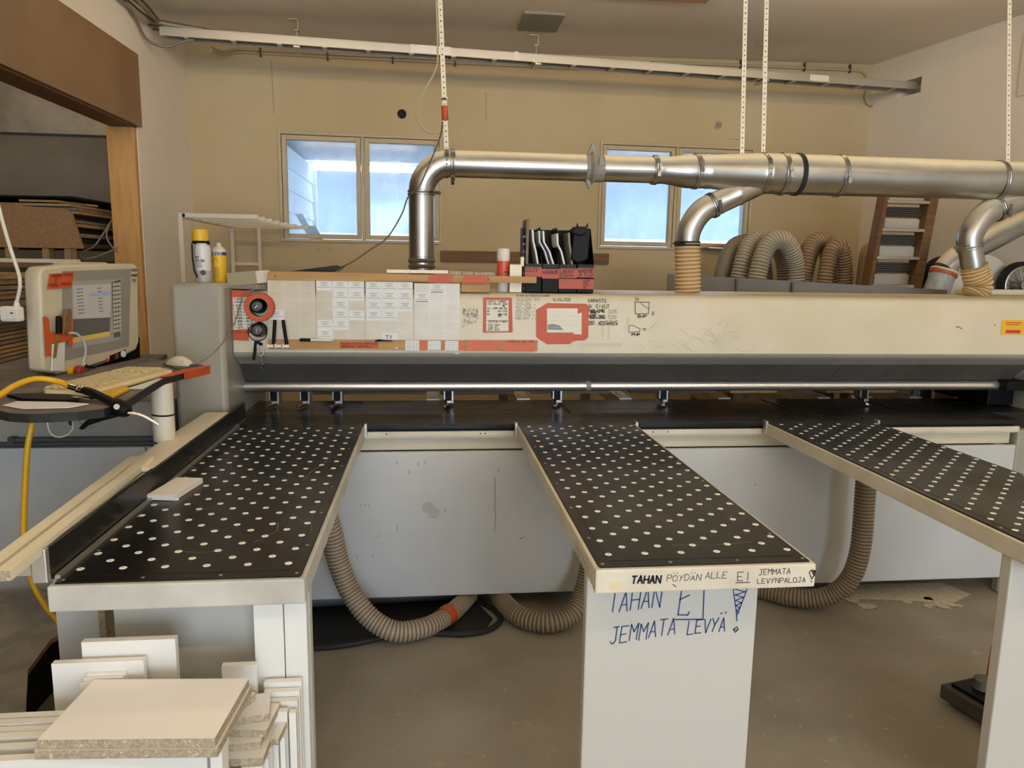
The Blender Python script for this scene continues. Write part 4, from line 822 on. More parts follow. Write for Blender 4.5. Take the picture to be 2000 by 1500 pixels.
# beige box on the corner, spray cans on the post
r = thing('beige_box', 'small beige terminal box lying askew on the saw left corner', 'box', (-.79, 3.4, TOPZ))
R = Matrix.Rotation(-.10, 3, 'Y') @ rz(-.42)
m = M(); m.obox((-.795, 3.435, 1.552), (.155, .10, .058), R); obj('body', m, 'box_beige', r, bevel=.003)
m = M(); m.obox((-.795, 3.435, 1.5155), (.150, .095, .022), rz(-.42)); obj('base', m, 'grey_plastic', r, bevel=.002)
m = M(); c = Vector((-.795, 3.435, 1.552)) + R @ Vector((.0785, 0, 0))
m.obox(c, (.003, .092, .052), R)
for k in range(5): m.obox(c + R @ Vector((.001, -.05 + .002 * (k % 2), -.02 + k * .01)), (.003, .006 + .004 * (k % 2), .008), R)
obj('torn_label', m, 'paper', r)
def can(name, x, y, z, r_, label, prof, mts, cap=None):
    t = thing(name, label, 'spray can', (x, y, z)); m = M(); m.lathe([(a, b) for a, b in prof], (x, y, z), n=28); obj('body', m, mts, t, smooth=40); return t
PZ = 1.5315
t = can('spray_can', -.983, 3.42, PZ, .033, 'white grease spray can with tall yellow cap on the end post', [(.031, 0), (.033, .003), (.033, .145), (.0325, .150), (.027, .162), (.022, .168)], 'can_white')
m = M(); m.lathe([(.0335, .002), (.0335, .05), (.0332, .0505)], (-.983, 3.42, PZ), n=28, caps=False); obj('lower_label', m, 'can_grey', t, smooth=40)
m = M(); m.lathe([(.034, .178), (.0342, .222), (.0335, .226), (.001, .227)], (-.990, 3.42, PZ), n=28); obj('cap', m, 'yellow', t, smooth=40)
m = M(); m.prism([(-1.026, 3.41, PZ + .168), (-1.02, 3.41, PZ + .180), (-.955, 3.41, PZ + .180), (-.95, 3.41, PZ + .166), (-.965, 3.41, PZ + .155), (-1.0, 3.41, PZ + .160)], (0, .02, 0)); m.tube([(-1.02, 3.40, PZ + .165), (-1.017, 3.39, PZ + .10), (-1.012, 3.388, PZ + .05), (-1.0, 3.388, PZ + .02)], .004, 6); obj('spray_head', m, 'black', t, bevel=.004)
m = M(); m.disc((-.975, 3.3865, PZ + .042), .012, (0, -1, 0), 18); obj('emblem', m, 'dark_grey', t)
m = M(); write(m, 'FLON', (-1.0, 3.3866, PZ + .088), X_, Z_, .010, .0085, .002, .05); write(m, 'RT', (-1.002, 3.3866, PZ + .104), X_, Z_, .008, .007, .0016, .05)
for k in range(4): m.quad((-1.0, 3.3866, PZ + .08 - k * .005), (-.978, 3.3866, PZ + .08 - k * .005), (-.978, 3.3866, PZ + .0815 - k * .005), (-1.0, 3.3866, PZ + .0815 - k * .005))
obj('print', m, 'ink', t)
t = can('spray_can', -.928, 3.475, PZ, .03, 'yellow service spray can behind the white one on the end post', [(.027, 0), (.029, .003), (.029, .118)], 'yellow')
m = M(); m.lathe([(.0292, .118), (.0292, .132)], (-.928, 3.475, PZ), n=28, caps=False); obj('dark_band', m, 'ink_blue', t, smooth=40)
m = M(); m.lathe([(.029, .132), (.029, .140), (.027, .144), (.016, .156), (.010, .158), (.010, .166), (.007, .172), (.001, .173)], (-.928, 3.475, PZ), n=24); obj('top', m, 'mouse', t, smooth=40)
m = M(); write(m, 'VICE', (-.945, 3.4455, PZ + .120), X_, Z_, .009, .0095, .0022, .02); obj('lettering', m, 'paper_white', t)
m = M(); strokes(m, [[(-.95 + .012 * math.cos(a) + .012, PZ + .09 + .012 * math.sin(a)) for a in [k * .5 for k in range(9)]]], (0, 3.4455, 0), X_, Z_, .002)
for k in range(6): m.quad((-.945, 3.4455, PZ + .06 - k * .008), (-.922, 3.4455, PZ + .06 - k * .008), (-.922, 3.4455, PZ + .062 - k * .008), (-.945, 3.4455, PZ + .062 - k * .008))
obj('print', m, 'cable_dark', t)
t = can('spray_can', .345, 3.50, 1.5035, .03, 'small white lubricant spray can beside the file holders', [(.028, 0), (.03, .003), (.03, .10), (.03, .145), (.0295, .15)], 'can_white')
m = M(); m.lathe([(.0303, .07), (.0303, .143)], (.345, 3.50, 1.5035), (0, 0, 1), 28, caps=False); obj('red_label', m, 'can_red', t, smooth=40)
m = M(); m.lathe([(.031, .151), (.031, .196), (.029, .199), (.001, .1995)], (.345, 3.50, 1.5035), n=28); obj('cap', m, 'white_plastic', t, smooth=40)
m = M(); write(m, 'PTFE', (.345, 3.4685, 1.5035 + .085), X_, Z_, .009, .0075, .002, .02); obj('lettering', m, 'ink', t)

# file holders: four black magazine files side by side
FYH = 3.44
for k, (x0, x1) in enumerate(((.440, .519), (.520, .598), (.599, .684), (.685, .764))):
    r = thing('magazine_file', ('black magazine file labelled CUT, first from the spray can', 'black magazine file labelled KASAUS, second from the spray can', 'black magazine file with two-line tape label, third from the spray can', 'black magazine file holding the leather pouch, fourth from the spray can')[k], 'magazine file', ((x0 + x1) / 2, 3.52, TOPZ), 'magazine files on the saw')
    e = .0025; y0, y1 = FYH, FYH + .20; zt = TOPZ + .001
    m = M(); m.box(x0, x1, y0, y1, zt, zt + e)
    m.box(x0, x1, y0, y0 + e, zt, zt + .130); m.box(x0, x1, y1 - e, y1, zt, zt + .295)
    for x in (x0, x1 - e):
        m.prism([(x, y0, zt), (x, y1, zt), (x, y1, zt + .30), (x, y0 + .10, zt + .30), (x, y0, zt + .13)], (e, 0, 0))
    obj('body', m, 'black', r)
    m = M()
    for j in range(9): m.tube([(x0 + .006 + j * .0085, y0 - .002, zt + .108), (x0 + .006 + j * .0085, y0 - .003, zt + .132), (x0 + .009 + j * .0085, y0 - .003, zt + .132), (x0 + .009 + j * .0085, y0 - .002, zt + .112)], .0006, 4)
    obj('paper_clips', m, 'steel', r)
    m = M(); dz = (0, -.008, -.004, 0)[k]; m.box(x0, x1, y0 - .0012, y0, zt + .072 + dz, zt + .116 + dz); tp_ = obj('tape_label', m, 'tape_shaded', r)
    m = M(); tx = (('CUT', 'KASAUS', 'LAATAT', 'ULKOTYÖT')[k], ('', '', 'ETUSIVU', 'JA TILAT')[k])
    write(m, tx[0], (x0 + .006, y0 - .0013, zt + .094 + dz), X_, Z_, .015, (.02, .0115, .0115, .0088)[k], .0024, .3)
    if tx[1]: write(m, tx[1], (x0 + .006, y0 - .0013, zt + .077 + dz), X_, Z_, .012, .009, .002, .3)
    obj('handwriting', m, 'ink', tp_)
    if k >= 2:
        m = M(); m.box(x0 + (.0 if k == 2 else -.001), x1, y0 - .0012, y0, zt + .018, zt + .064); t2 = obj('lower_tape', m, 'tape_shaded', r)
        if k == 3:
            m = M()
            for j, s_ in enumerate(('SAHAN', 'OHJE', 'LASIT x', 'KPL')): write(m, s_, (x0 + .03, y0 - .0013, zt + .053 - j * .011), X_, Z_, .007, .0062, .0012)
            obj('handwriting', m, 'ink', t2)
    if k == 0:
        m = M()
        for j in range(8): m.quad((x0 - .0004, y0 + .012, zt + .012 + j * .034), (x0 - .0004, y0 + .05 + .045 * (j > 3), zt + .012 + j * .034), (x0 - .0004, y0 + .05 + .045 * (j > 3), zt + .022 + j * .034), (x0 - .0004, y0 + .012 + .0 * j, zt + .022 + j * .034))
        obj('spine_stripes', m, 'steel', r)
        m = M(); m.box(x0 - .02, x0 - .003, y0 + .01, y0 + .03, zt + .118, zt + .162); single('peg', m, 'strip_cream', 'cream peg clipped to the side of the first magazine file', 'peg', bevel=.004)
for k, (x0, xt, zt_, mt_, lab) in enumerate(((.445, .452, 1.838, 'plywood_grey', 'tall grey-brown card standing in the first magazine file'), (.500, .470, 1.79, 'paper_white', 'white curled papers in the first magazine file'), (.552, .500, 1.785, 'clear_sheet', 'clear sleeve leaning in the second magazine file'), (.575, .52, 1.785, 'paper_white', 'white sheets leaning in the second magazine file'), (.625, .585, 1.775, 'paper_white', 'white curled sheet in the third magazine file'), (.66, .64, 1.78, 'grey_plastic', 'grey folder in the third magazine file'))):
    m = M(); th = .008 if k != 0 else .012
    xs = [(x0, TOPZ + .006), (x0, TOPZ + .12), (x0 * .55 + xt * .45, TOPZ + .19), (xt + .004, zt_ - .05), (xt, zt_)]
    if k == 0: xs = [(x0, TOPZ + .006), (x0 + .004, zt_)]
    L = [(a, b) for a, b in xs]; 
    for (a, b), (c, d) in zip(L[:-1], L[1:]): m.prism([(a, 3.455 + .0, b), (a + th, 3.455, b), (c + th, 3.455, d), (c, 3.455, d)], (0, .15, 0))
    if k == 0: m.v = [Vector((v.x, v.y + .02, v.z)) for v in m.v]
    single('paper_sheet' if k else 'card', m, mt_, lab, 'paper', 'papers in the magazine files')
r = thing('leather_pouch', 'black leather tool pouch hung in the fourth magazine file', 'pouch', (.70, 3.47, TOPZ))
m = M(); m.prism([(.655, 3.437, 1.655), (.69, 3.437, 1.642), (.735, 3.437, 1.66), (.742, 3.437, 1.80), (.665, 3.437, 1.80)], (0, .03, 0)); obj('body', m, 'leather_black', r, bevel=.006)
m = M(); m.prism([(.655, 3.425, 1.775), (.69, 3.425, 1.764), (.72, 3.425, 1.775), (.722, 3.425, 1.808), (.658, 3.425, 1.806)], (0, .04, 0)); obj('flap', m, 'leather_black', r, bevel=.006)
m = M()
for x in (.674, .72): m.prism([(x, 3.44, 1.806), (x + .012, 3.44, 1.806), (x + .007, 3.44, 1.825)], (0, .012, 0))
obj('belt_loop', m, 'leather_black', r)
# ================================================================ BEHIND THE SAW
r = thing('sheet_metal_guard', 'grey sheet-metal guard standing behind the saw at right', 'guard', (2.1, 4.4, 1.0))
GA, GB = Vector((1.50, 4.62, 0)), Vector((3.05, 4.12, 0)); gd = (GB - GA).normalized(); gn = Vector((-gd.y, gd.x, 0))
GM = Matrix.Translation(GA) @ Matrix((gd, gn, Z_)).transposed().to_4x4(); GL_ = (GB - GA).length
m = M(GM); m.prism([(0, 0, 1.0), (GL_, 0, 1.0), (GL_, 0, 1.520), (0, 0, 1.585)], (0, .004, 0)); m.prism([(0, -.002, 1.585), (GL_, -.002, 1.520), (GL_, -.002, 1.525), (0, -.002, 1.59)], (0, .03, 0)); m.box(0, .004, .004, .10, 1.0, 1.585); obj('plate', m, 'guard_grey', r)
for x in (.42, .75):
    m = M(GM); m.box(x, x + .012, -.03, -.001, 1.3, 1.584 - .042 * x); obj('rib', m, 'dark_grey', r)
m = M(GM); m.box(.25, .29, .03, .07, 0, 1.0); m.box(GL_ - .12, GL_ - .08, .03, .07, 0, 1.0); m.box(.25, GL_ - .08, .005, .07, 1.0, 1.04); obj('stand', m, 'dark_grey', r)
m = M(); m.box(3.0, 3.5, 3.9, 4.0, 1.503, 1.535); single('cream_board', m, 'white_coat', 'cream board lying on the saw top at the right edge', 'board', bevel=.01)
# hose coils lying on a bench behind the guard
m = M(); m.box(2.05, 3.30, 4.98, 5.72, 1.0, 1.04); b_ = thing('rear_bench', 'wooden bench behind the guard carrying the hoses', 'bench', (2.7, 5.3, 0)); obj('top', m, 'wood_dark', b_)
for x, y in ((2.1, 5.0), (3.24, 5.0), (2.1, 5.66), (3.24, 5.66)):
    m = M(); m.box(x, x + .05, y, y + .05, 0, 1.0); obj('leg', m, 'wood_dark', b_)
def arch(x0, x1, y0, y1, zt, R, label, mats, name='stored_hose', pitch=.022, amp=.005, z0=None):
    xm = (x0 + x1) / 2; z0 = z0 if z0 is not None else 1.045
    pts = [(x0, y0, z0), (x0 + .01, y0, 1.35), (x0 + (xm - x0) * .22, y0, zt - .19), (xm - (xm - x0) * .42, y0 + (y1 - y0) * .3, zt - .04), (xm + .02, (y0 + y1) / 2, zt), (xm + (x1 - xm) * .5, y0 + (y1 - y0) * .7, zt - .05), (x1 - .02, y1, zt - .20), (x1, y1, 1.35), (x1, y1, z0)]
    return hose(name, pts, R, label, 'hose', 'stored hoses behind the saw', mats, pitch=pitch, amp=amp)
arch(2.15, 2.62, 5.43, 5.62, 1.83, .062, 'grey smooth hose arch behind the pair at the right window', ('cable_grey', 'cable_grey'), amp=.0005)
arch(2.215, 2.70, 5.26, 5.44, 1.865, .062, 'pale ribbed hose arch, outer of the pair beside the right window', ('hose_pale', 'hose_pale_groove'))
arch(2.275, 2.665, 5.08, 5.2, 1.842, .062, 'pale ribbed hose arch, nearest of those beside the right window', ('hose_pale', 'hose_pale_groove'))
arch(2.71, 3.05, 5.25, 5.42, 1.845, .064, 'brown ribbed hose arch, rear one of the middle pair', ('hose_brown', 'hose_brown_groove'))
arch(2.77, 3.02, 5.05, 5.15, 1.80, .052, 'brown ribbed hose arch, front one of the middle pair', ('hose_brown', 'hose_brown_groove'))
for k in range(3): arch(3.09 + .012 * k, 3.21 + .008 * k, 5.05 + .06 * k, 5.1 + .06 * k, 1.825 - .01 * k, .022, 'thin beige hose loop hanging beside the step ladder', ('hose_brown', 'hose_brown'), 'thin_hose', amp=.0004, pitch=.04)
# step ladder leaning on the right wall
lad = thing('step_ladder', 'brown step ladder with mesh treads leaning near the right corner', 'ladder', (3.55, 5.5, 0))
def lp(x, z): t = (z - 1.55) / .56; return Vector((x + .035 + .09 * t, 4.74 + .05 * t, z))
def rail(x0, wd, dp, name):
    m = M(); a, b = lp(x0, 0.0), lp(x0, 2.2); m.prism([a, a + X_ * wd, b + X_ * wd, b], (0, dp, 0)); obj(name, m, 'wood_dark', lad, bevel=.003)
rail(2.905, .026, .10, 'side_rail'); rail(3.225, .065, .10, 'side_rail')
for k in range(11):
    z = .22 + k * .186
    a = lp(2.931, z); m = M(); m.box(a.x - .004, a.x + .298, a.y - .005, a.y + .09, z, z + .020); st = obj('step', m, 'aluminium', lad, bevel=.002)
    m = M(); q = lp(2.931, z + .03); m.box(q.x + .04, q.x + .290, q.y + .055, q.y + .062, z + .020, z + .088); obj('step_back', m, 'mirror_white', st)
    m = M(); q = lp(2.931, z + .10); m.box(q.x + .025, q.x + .290, q.y + .066, q.y + .070, z + .096, z + .168); me_ = obj('tread_mesh', m, 'tread_mesh', st)
    m = M()
    for j in range(15):
        for i in range(5):
            m.disc((q.x + .034 + j * .0172 + .0086 * (i % 2), q.y + .0655, z + .103 + i * .0145), .0029, (0, -1, 0), 6)
    obj('mesh_holes', m, 'mirror_white', st)
# second extraction elbow with clear sheet
e = thing('extraction_elbow', 'galvanised extraction elbow with orange tape behind the right duct branch', 'duct', (3.4, 4.45, 1.6))
EY = 4.45
m = M(); m.tube(spline([(3.93, EY, 2.03), (3.72, EY, 1.925), (3.52, EY, 1.82), (3.39, EY, 1.755), (3.31, EY, 1.70), (3.262, EY, 1.645)], .02), .072, 20); obj('pipe', m, 'galvanised', e, smooth=50)
d_ = Vector((-.3, 0, -1)); m = M(); m.lathe([(.080, -.006), (.086, 0), (.080, .008)], (3.26, EY, 1.64), d_, 22, caps=True); obj('flange', m, 'strip_cream', e, smooth=40)
m = M(); m.lathe([(.0825, .009), (.084, .02), (.0825, .03)], (3.26, EY, 1.64), d_, 22, caps=False); obj('tape', m, 'tape_orange', e, smooth=40)
m = M(); m.lathe([(.076, .03), (.078, .12), (.08, .3), (.08, .5)], (3.26, EY, 1.64), d_, 22); obj('clear_sleeve', m, 'clear_sheet', e, smooth=40)
# a hand cart tipped up by the right wall, and a round drum
hc = thing('hand_cart', 'hand cart with black spoked wheels tipped up by the right wall', 'cart', (3.6, 4.7, 0))
def wheel(c, R):
    ax = Vector((-.12, -1, 0)).normalized()
    m = M(); m.lathe([(R * .82, -.035), (R * .9, -.045), (R, -.02), (R, .02), (R * .9, .045), (R * .82, .035)], c, ax, 36, caps=False); r = obj('wheel', m, 'black_rubber', hc, smooth=40)
    m = M(); m.lathe([(R * .82, -.03), (R * .76, -.032), (R * .74, 0), (R * .76, .032), (R * .82, .03)], c, ax, 36, caps=False); obj('rim', m, 'steel', r, smooth=40)
    B_ = ax.cross(Z_).normalized(); m = M()
    for k in range(18): a = 2 * PI * k / 18; m.tube([Vector(c) + ax * (.02 * (-1) ** k), Vector(c) + (B_ * math.cos(a) + Z_ * math.sin(a)) * R * .75], .003, 5)
    m.lathe([(.03, -.05), (.03, .05)], c, ax, 14); obj('spokes', m, 'steel', r)
wheel((3.825, 4.48, 1.555), .15); wheel((3.54, 4.84, 1.59), .15)
m = M(); m.tube([(3.54, 4.88, 1.59), (3.87, 4.64, 1.56), (3.825, 4.50, 1.555)], .012, 8); m.box(3.50, 3.56, 4.86, 4.90, 0, 1.6); m.box(3.845, 3.88, 4.60, 4.64, 0, 1.57); obj('frame', m, 'dark_grey', hc)
m = M(); m.lathe([(.001, -.06), (.18, -.06), (.205, -.05), (.205, .05), (.18, .06), (.001, .06)], (3.63, 4.64, 1.545), (-.12, -1, 0), 40); d0 = thing('round_drum', 'round cream drum standing on a crate between the cart wheels', 'drum', (3.63, 4.64, 1.34)); obj('shell', m, 'white_coat', d0, smooth=40)
m = M(); m.tube([(3.69, 4.57, 1.545), (3.735, 4.565, 1.585)], .004, 6); obj('latch', m, 'dark_grey', d0)
m = M(); m.box(3.50, 3.76, 4.55, 4.74, 0, 1.339); single('wooden_crate', m, 'wood_dark', 'brown wooden crate by the right wall carrying the round drum', 'crate')
m = M(); m.box(3.66, 3.86, 4.75, 4.79, 0, 1.72); single('brown_board', m, 'wood_dark', 'brown board standing behind the cart wheel at the right edge', 'board')
# sheets and a box on the rear rails, glimpsed through the gap
for k, (x0, x1, y0, y1, z, mt_, lab) in enumerate(((-.62, -.02, 4.0, 4.9, .9285, 'wood_dark', 'dark wooden sheet on the rear rails, leftmost under the safety bar'), (.06, .46, 3.98, 4.9, .9285, 'wood_dark', 'dark wooden sheet on the rear rails behind the single left gripper'), (.56, 1.0, 4.0, 4.8, .9285, 'brown_board', 'brown sheet on the rear rails with a bright front edge'), (1.12, 1.56, 4.0, 4.9, .9285, 'wood_dark', 'dark wooden sheet on the rear rails right of the bar tape'))):
    m = M(); m.box(x0, x1, y0, y1, z, z + .035); single('stored_sheet', m, mt_, lab, 'sheet', bevel=.002)
m = M(); m.prism([(.58, 3.99, .966), (.96, 3.985, .978), (.96, 3.985, .984), (.58, 3.99, .972)], (0, .02, 0)); single('pale_lath', m, 'strip_cream', 'pale slat lying on the brown sheet behind the saw', 'slat')
m = M(); m.box(1.70, 1.98, 4.0, 4.3, .929, 1.06); single('cardboard_box', m, 'pine', 'orange-brown cardboard box on the rear rails under the safety bar', 'box', bevel=.003)
m = M(); m.box(2.28, 2.70, 4.0, 4.9, .9285, .95); single('pale_sheet', m, 'plywood', 'pale sheet on the rear rails at the right end of the gap', 'sheet')
m = M(); m.box(-.56, -.36, 3.95, 4.1, .9645, 1.0); single('white_packet', m, 'paper', 'white packet on the dark sheet behind the left grippers', 'packet', bevel=.004)

# white coated tube rack behind the end post
r = thing('tube_rack', 'white tube rack standing behind the end post below the left window', 'rack', (-1.3, 5.2, .09)); q = .0125; zt = 1.898
for x, y in ((-1.435, 4.6), (-1.45, 5.8), (-1.255, 5.8)):
    m = M(); m.box(x - q, x + q, y - q, y + q, .091, zt - (.0 if y < 5 else .026)); obj('post', m, 'white_coat', r, bevel=.002)
m = M(); m.prism([(-1.4475, 4.6125, zt - .028), (-1.4225, 4.6125, zt - .028), (-1.4375, 5.7875, zt - .028), (-1.4625, 5.7875, zt - .028)], (0, 0, .022)); obj('side_rail', m, 'white_coat', r)
for k, xr in enumerate((-.998, -1.0, -1.0, -.99, -.975, -.95, -.90)):
    y = 4.6 + .2 * k; m = M(); m.box(-1.42 - .0025 * k, xr, y - q, y + q, zt - .026, zt); obj('top_bar', m, 'white_coat', r, bevel=.002)
m = M(); m.box(-1.4225, -1.407, 4.5865, 4.6135, zt - .023, zt - .004); obj('end_plug', m, 'black', r)
for z in (.35, 1.60): m = M(); m.box(-1.4375, -1.2675, 5.79, 5.81, z, z + .02); obj('cross_bar', m, 'white_coat', r)
m = M(); m.box(-1.55, -.85, 4.5, 5.86, 0, .09); single('rack_pallet', m, 'wood_dark', 'wooden pallet under the white tube frames', 'pallet')
# ================================================================ OPERATOR CONSOLE
cs = thing('console_stand', 'black console shelf on a cream pedestal left of the air table', 'console stand', (-1.0, 2.7, 0))
SZ = 1.215
poly = [(-.861, 2.965), (-.897, 2.825), (-.924, 2.66), (-.877, 2.212), (-.892, 2.112), (-.94, 2.07), (-.995, 2.051), (-1.044, 2.046), (-1.10, 2.062), (-1.147, 2.098), (-1.26, 2.30), (-1.40, 2.50), (-1.66, 2.6), (-1.66, 3.40), (-1.15, 3.40), (-1.12, 3.2), (-.90, 3.05)]
m = M(); m.prism([(x, y, SZ - .018) for x, y in poly], (0, 0, .018)); obj('shelf', m, 'dusty_board', cs)
m = M(); pl = poly[:12]
for a, b in zip(pl[:-1], pl[1:]):
    d = (Vector((b[0], b[1], 0)) - Vector((a[0], a[1], 0))).normalized(); n_ = Vector((-d.y, d.x, 0))
    n_ = n_ if n_.dot(Vector((-a[0] - 1.25, 2.75 - a[1], 0))) < 0 else -n_
    A_, B_ = Vector((a[0], a[1], SZ - .021)), Vector((b[0], b[1], SZ - .021)); m.prism([A_ - d * .002, B_ + d * .002, B_ + d * .002 + n_ * .006, A_ - d * .002 + n_ * .006], (0, 0, .023))
obj('edge_trim', m, 'black_rubber', cs)
m = M(); m.tube([(-.937, 2.70, 0), (-.937, 2.70, SZ - .019)], .0365, 24); pd = obj('pedestal', m, 'white_coat', cs, smooth=50)
for z in (1.085, .985): m = M(); m.lathe([(.0366, -.003), (.0385, 0), (.0366, .003)], (-.937, 2.70, z), (.06, 0, 1), 24, caps=False); obj('cable_tie', m, 'black', pd)
m = M(); m.lathe([(.11, 0), (.11, .012), (.04, .02)], (-.937, 2.7, 0), n=24); obj('foot_plate', m, 'white_coat', cs)
# monitor housing (local: x along the face, y into the housing)
MA = math.radians(78.5); ML = Matrix.Translation((-1.308, 2.75, 0)) @ Matrix.Rotation(MA, 4, 'Z')
mon = thing('control_monitor', 'beige control monitor with orange tape and red stop button', 'monitor', (-1.28, 3.0, SZ))
m = M(ML)
m.prism([(x, .0, z) for x, z in ((-.058, 1.24), (-.040, 1.572), (-.018, 1.594), (.10, 1.602), (.30, 1.606), (.515, 1.608), (.536, 1.594), (.512, 1.285), (.487, 1.252), (.40, 1.236), (.20, 1.217), (.02, 1.217))], (0, .06, 0)); hs = obj('housing', m, 'console_plastic', mon, bevel=.010, smooth=50)
m = M(ML); m.prism([(.14, .06, 1.26), (.44, .06, 1.26), (.46, .06, 1.612), (.16, .06, 1.612)], (0, .055, 0)); obj('rear_shell', m, 'console_plastic', mon, bevel=.02)
def mq(name, pts, y, mt, par, th=.0015):
    m = M(ML); m.prism([(x, y - th, z) for x, z in pts], (0, th, 0)); return obj(name, m, mt, par)
bz = mq('bezel', [(.036, 1.262), (.433, 1.274), (.481, 1.587), (.072, 1.579)], -.0002, 'console_bezel', mon)
sc_ = mq('screen', [(.089, 1.302), (.378, 1.304), (.415, 1.551), (.116, 1.542)], -.0018, 'screen', mon)
m = M(ML)
for a, b in zip([(.0865, 1.2995), (.3795, 1.3015), (.4175, 1.5535), (.114, 1.5445)], [(.3795, 1.3015), (.4175, 1.5535), (.114, 1.5445), (.0865, 1.2995)]): strokes(m, [[a, b]], ML @ Vector((0, -.0012, 0)), (ML.to_3x3() @ X_), Z_, .004)
obj('screen_gasket', m, 'black', bz)
mq('list_panel', [(.107, 1.408), (.322, 1.400), (.342, 1.530), (.120, 1.528)], -.0034, 'screen_list', sc_, .0003)
mq('dark_panel', [(.098, 1.340), (.312, 1.346), (.322, 1.399), (.106, 1.407)], -.0034, 'screen_dark', sc_, .0003)
mq('selected_row', [(.205, 1.484), (.334, 1.487), (.336, 1.501), (.206, 1.498)], -.0038, 'screen_blue', sc_, .0003)
mq('status_bar', [(.093, 1.322), (.311, 1.328), (.312, 1.346), (.096, 1.340)], -.0034, 'screen_yellow', sc_, .0003)
mq('key_column', [(.335, 1.318), (.376, 1.319), (.405, 1.545), (.345, 1.535)], -.0033, 'screen_dark', sc_, .0003)
m = M(ML)
for q in range(12):
    for c in range(3): z = 1.338 + q * .0165 + c * .0008; x = .338 + c * .0175 + q * .0012; m.quad((x, -.0038, z), (x + .0145, -.0038, z + .001), (x + .0145, -.0038, z + .013), (x, -.0038, z + .012))
obj('soft_keys', m, 'screen_key', sc_)
m = M(ML)
for q in range(8):
    z = 1.512 - q * .0125
    for a, b in ((.135, .172), (.255, .280)): m.quad((a, -.0039, z), (b, -.0039, z + .001), (b, -.0039, z + .0038), (a, -.0039, z + .0028))
obj('screen_text', m, 'screen_dark', sc_)
m = M(ML); m.lathe([(.0175, 0), (.0175, -.020), (.021, -.022)], (.075, -.001, 1.221), (0, 1, 0), 22); eb = obj('emergency_button', m, 'yellow', mon, smooth=40)
m = M(ML); m.lathe([(.012, -.022), (.0205, -.026), (.022, -.042), (.017, -.048), (.001, -.049)], (.075, -.001, 1.221), (0, 1, 0), 22); obj('push_head', m, 'red_dark', eb, smooth=40)
m = M(ML); m.lathe([(.017, 0), (.017, -.008), (.013, -.012)], (.145, -.001, 1.226), (0, 1, 0), 22); rk = obj('rotary_switch', m, 'chrome', mon, smooth=40)
m = M(ML); m.prism([(.138, -.028, 1.225), (.147, -.028, 1.233), (.176, -.028, 1.226), (.172, -.028, 1.218)], (0, .016, 0)); obj('lever', m, 'black', rk)
m = M(ML); m.prism([(.186, -.003, 1.2185), (.272, -.003, 1.226), (.272, -.003, 1.236), (.186, -.003, 1.229)], (0, .003, 0)); obj('legend_strip', m, 'dark_grey', mon)
m = M(ML); m.lathe([(.008, 0), (.008, -.006), (.001, -.007)], (.284, 0, 1.234), (0, 1, 0), 14); obj('red_button', m, 'red', mon)
m = M(ML); m.prism([(.304, -.002, 1.225), (.408, -.002, 1.238), (.410, -.002, 1.264), (.306, -.002, 1.250)], (0, .002, 0)); pn = obj('switch_panel', m, 'black', mon)
m = M(ML); m.prism([(.336, -.004, 1.232), (.356, -.004, 1.235), (.357, -.004, 1.254), (.337, -.004, 1.251)], (0, .002, 0)); obj('red_key', m, 'red_dark', pn)
m = M(ML); m.lathe([(.013, 0), (.013, -.006), (.001, -.007)], (.388, -.002, 1.248), (0, 1, 0), 16); obj('white_button', m, 'paper_white', pn)
m = M(ML); m.box(.10, .44, .065, .11, SZ + .001, 1.2595); m.box(.10, .44, .005, .064, SZ + .001, 1.2165); m.prism([(.44, .01, 1.216), (.525, .01, 1.216), (.530, .01, 1.30), (.514, .01, 1.31), (.488, .01, 1.25), (.44, .01, 1.238)], (0, .09, 0)); obj('base', m, 'black', mon)
m = M(ML); write(m, 'SUORA', (.484, -.0006, 1.577), X_, Z_, .009, .0085, .0018, .1); write(m, 'HAKKEET', (.482, -.0006, 1.556), X_, Z_, .009, .0066, .0022, .1); write(m, 'TEST', (.484, -.0006, 1.534), X_, Z_, .011, .008, .002, .1); obj('handwriting', m, 'ink', mon)
def mtape(label, polys, mt='tape_orange', y=-.0042):
    t = thing('tape_note', label, 'tape', ML @ Vector((polys[0][0][0], 0, polys[0][0][1])))
    for k, p in enumerate(polys): m = M(ML); m.prism([(x, y - .0004 * k, z) for x, z in p], (0, .0008, 0)); o = obj('tape', m, mt, t)
    return t
t = mtape('orange tape note with black writing on the monitor top corner', [[(-.014, 1.518), (.111, 1.520), (.128, 1.575), (.004, 1.570)]])
m = M(ML)
for s_, x, z, h, a in (('TÖHERRYT', .010, 1.558, .010, .0075), ('SÄÄSÄ', .075, 1.562, .010, .009), ('EI', .025, 1.541, .011, .010), ('SAMMU', -.003, 1.527, .009, .0090), ('SAAMARI', .055, 1.530, .009, .0078)): write(m, s_, (x, -.005, z), X_, Z_, h, a, .0018, .2)
obj('handwriting', m, 'red_dark', t)
t = mtape('wide orange tape strips holding knives to the monitor', [[(-.056, 1.29), (-.030, 1.288), (-.024, 1.415), (-.038, 1.427), (-.054, 1.425)], [(-.032, 1.332), (.050, 1.330), (.086, 1.352), (.09, 1.372), (.04, 1.366), (-.028, 1.370)], [(.060, 1.322), (.084, 1.310), (.092, 1.41), (.075, 1.406), (.066, 1.36)]], y=-.010)
r = thing('utility_knife', 'brown-handled utility knife taped to the monitor, taller of the two', 'knife', ML @ Vector((.04, 0, 1.33)))
m = M(ML); m.prism([(.016, -.028, 1.362), (.048, -.028, 1.362), (.072, -.028, 1.432), (.066, -.028, 1.446), (.046, -.028, 1.444), (.033, -.028, 1.418)], (0, .016, 0)); obj('handle', m, 'wood_dark', r, bevel=.003)
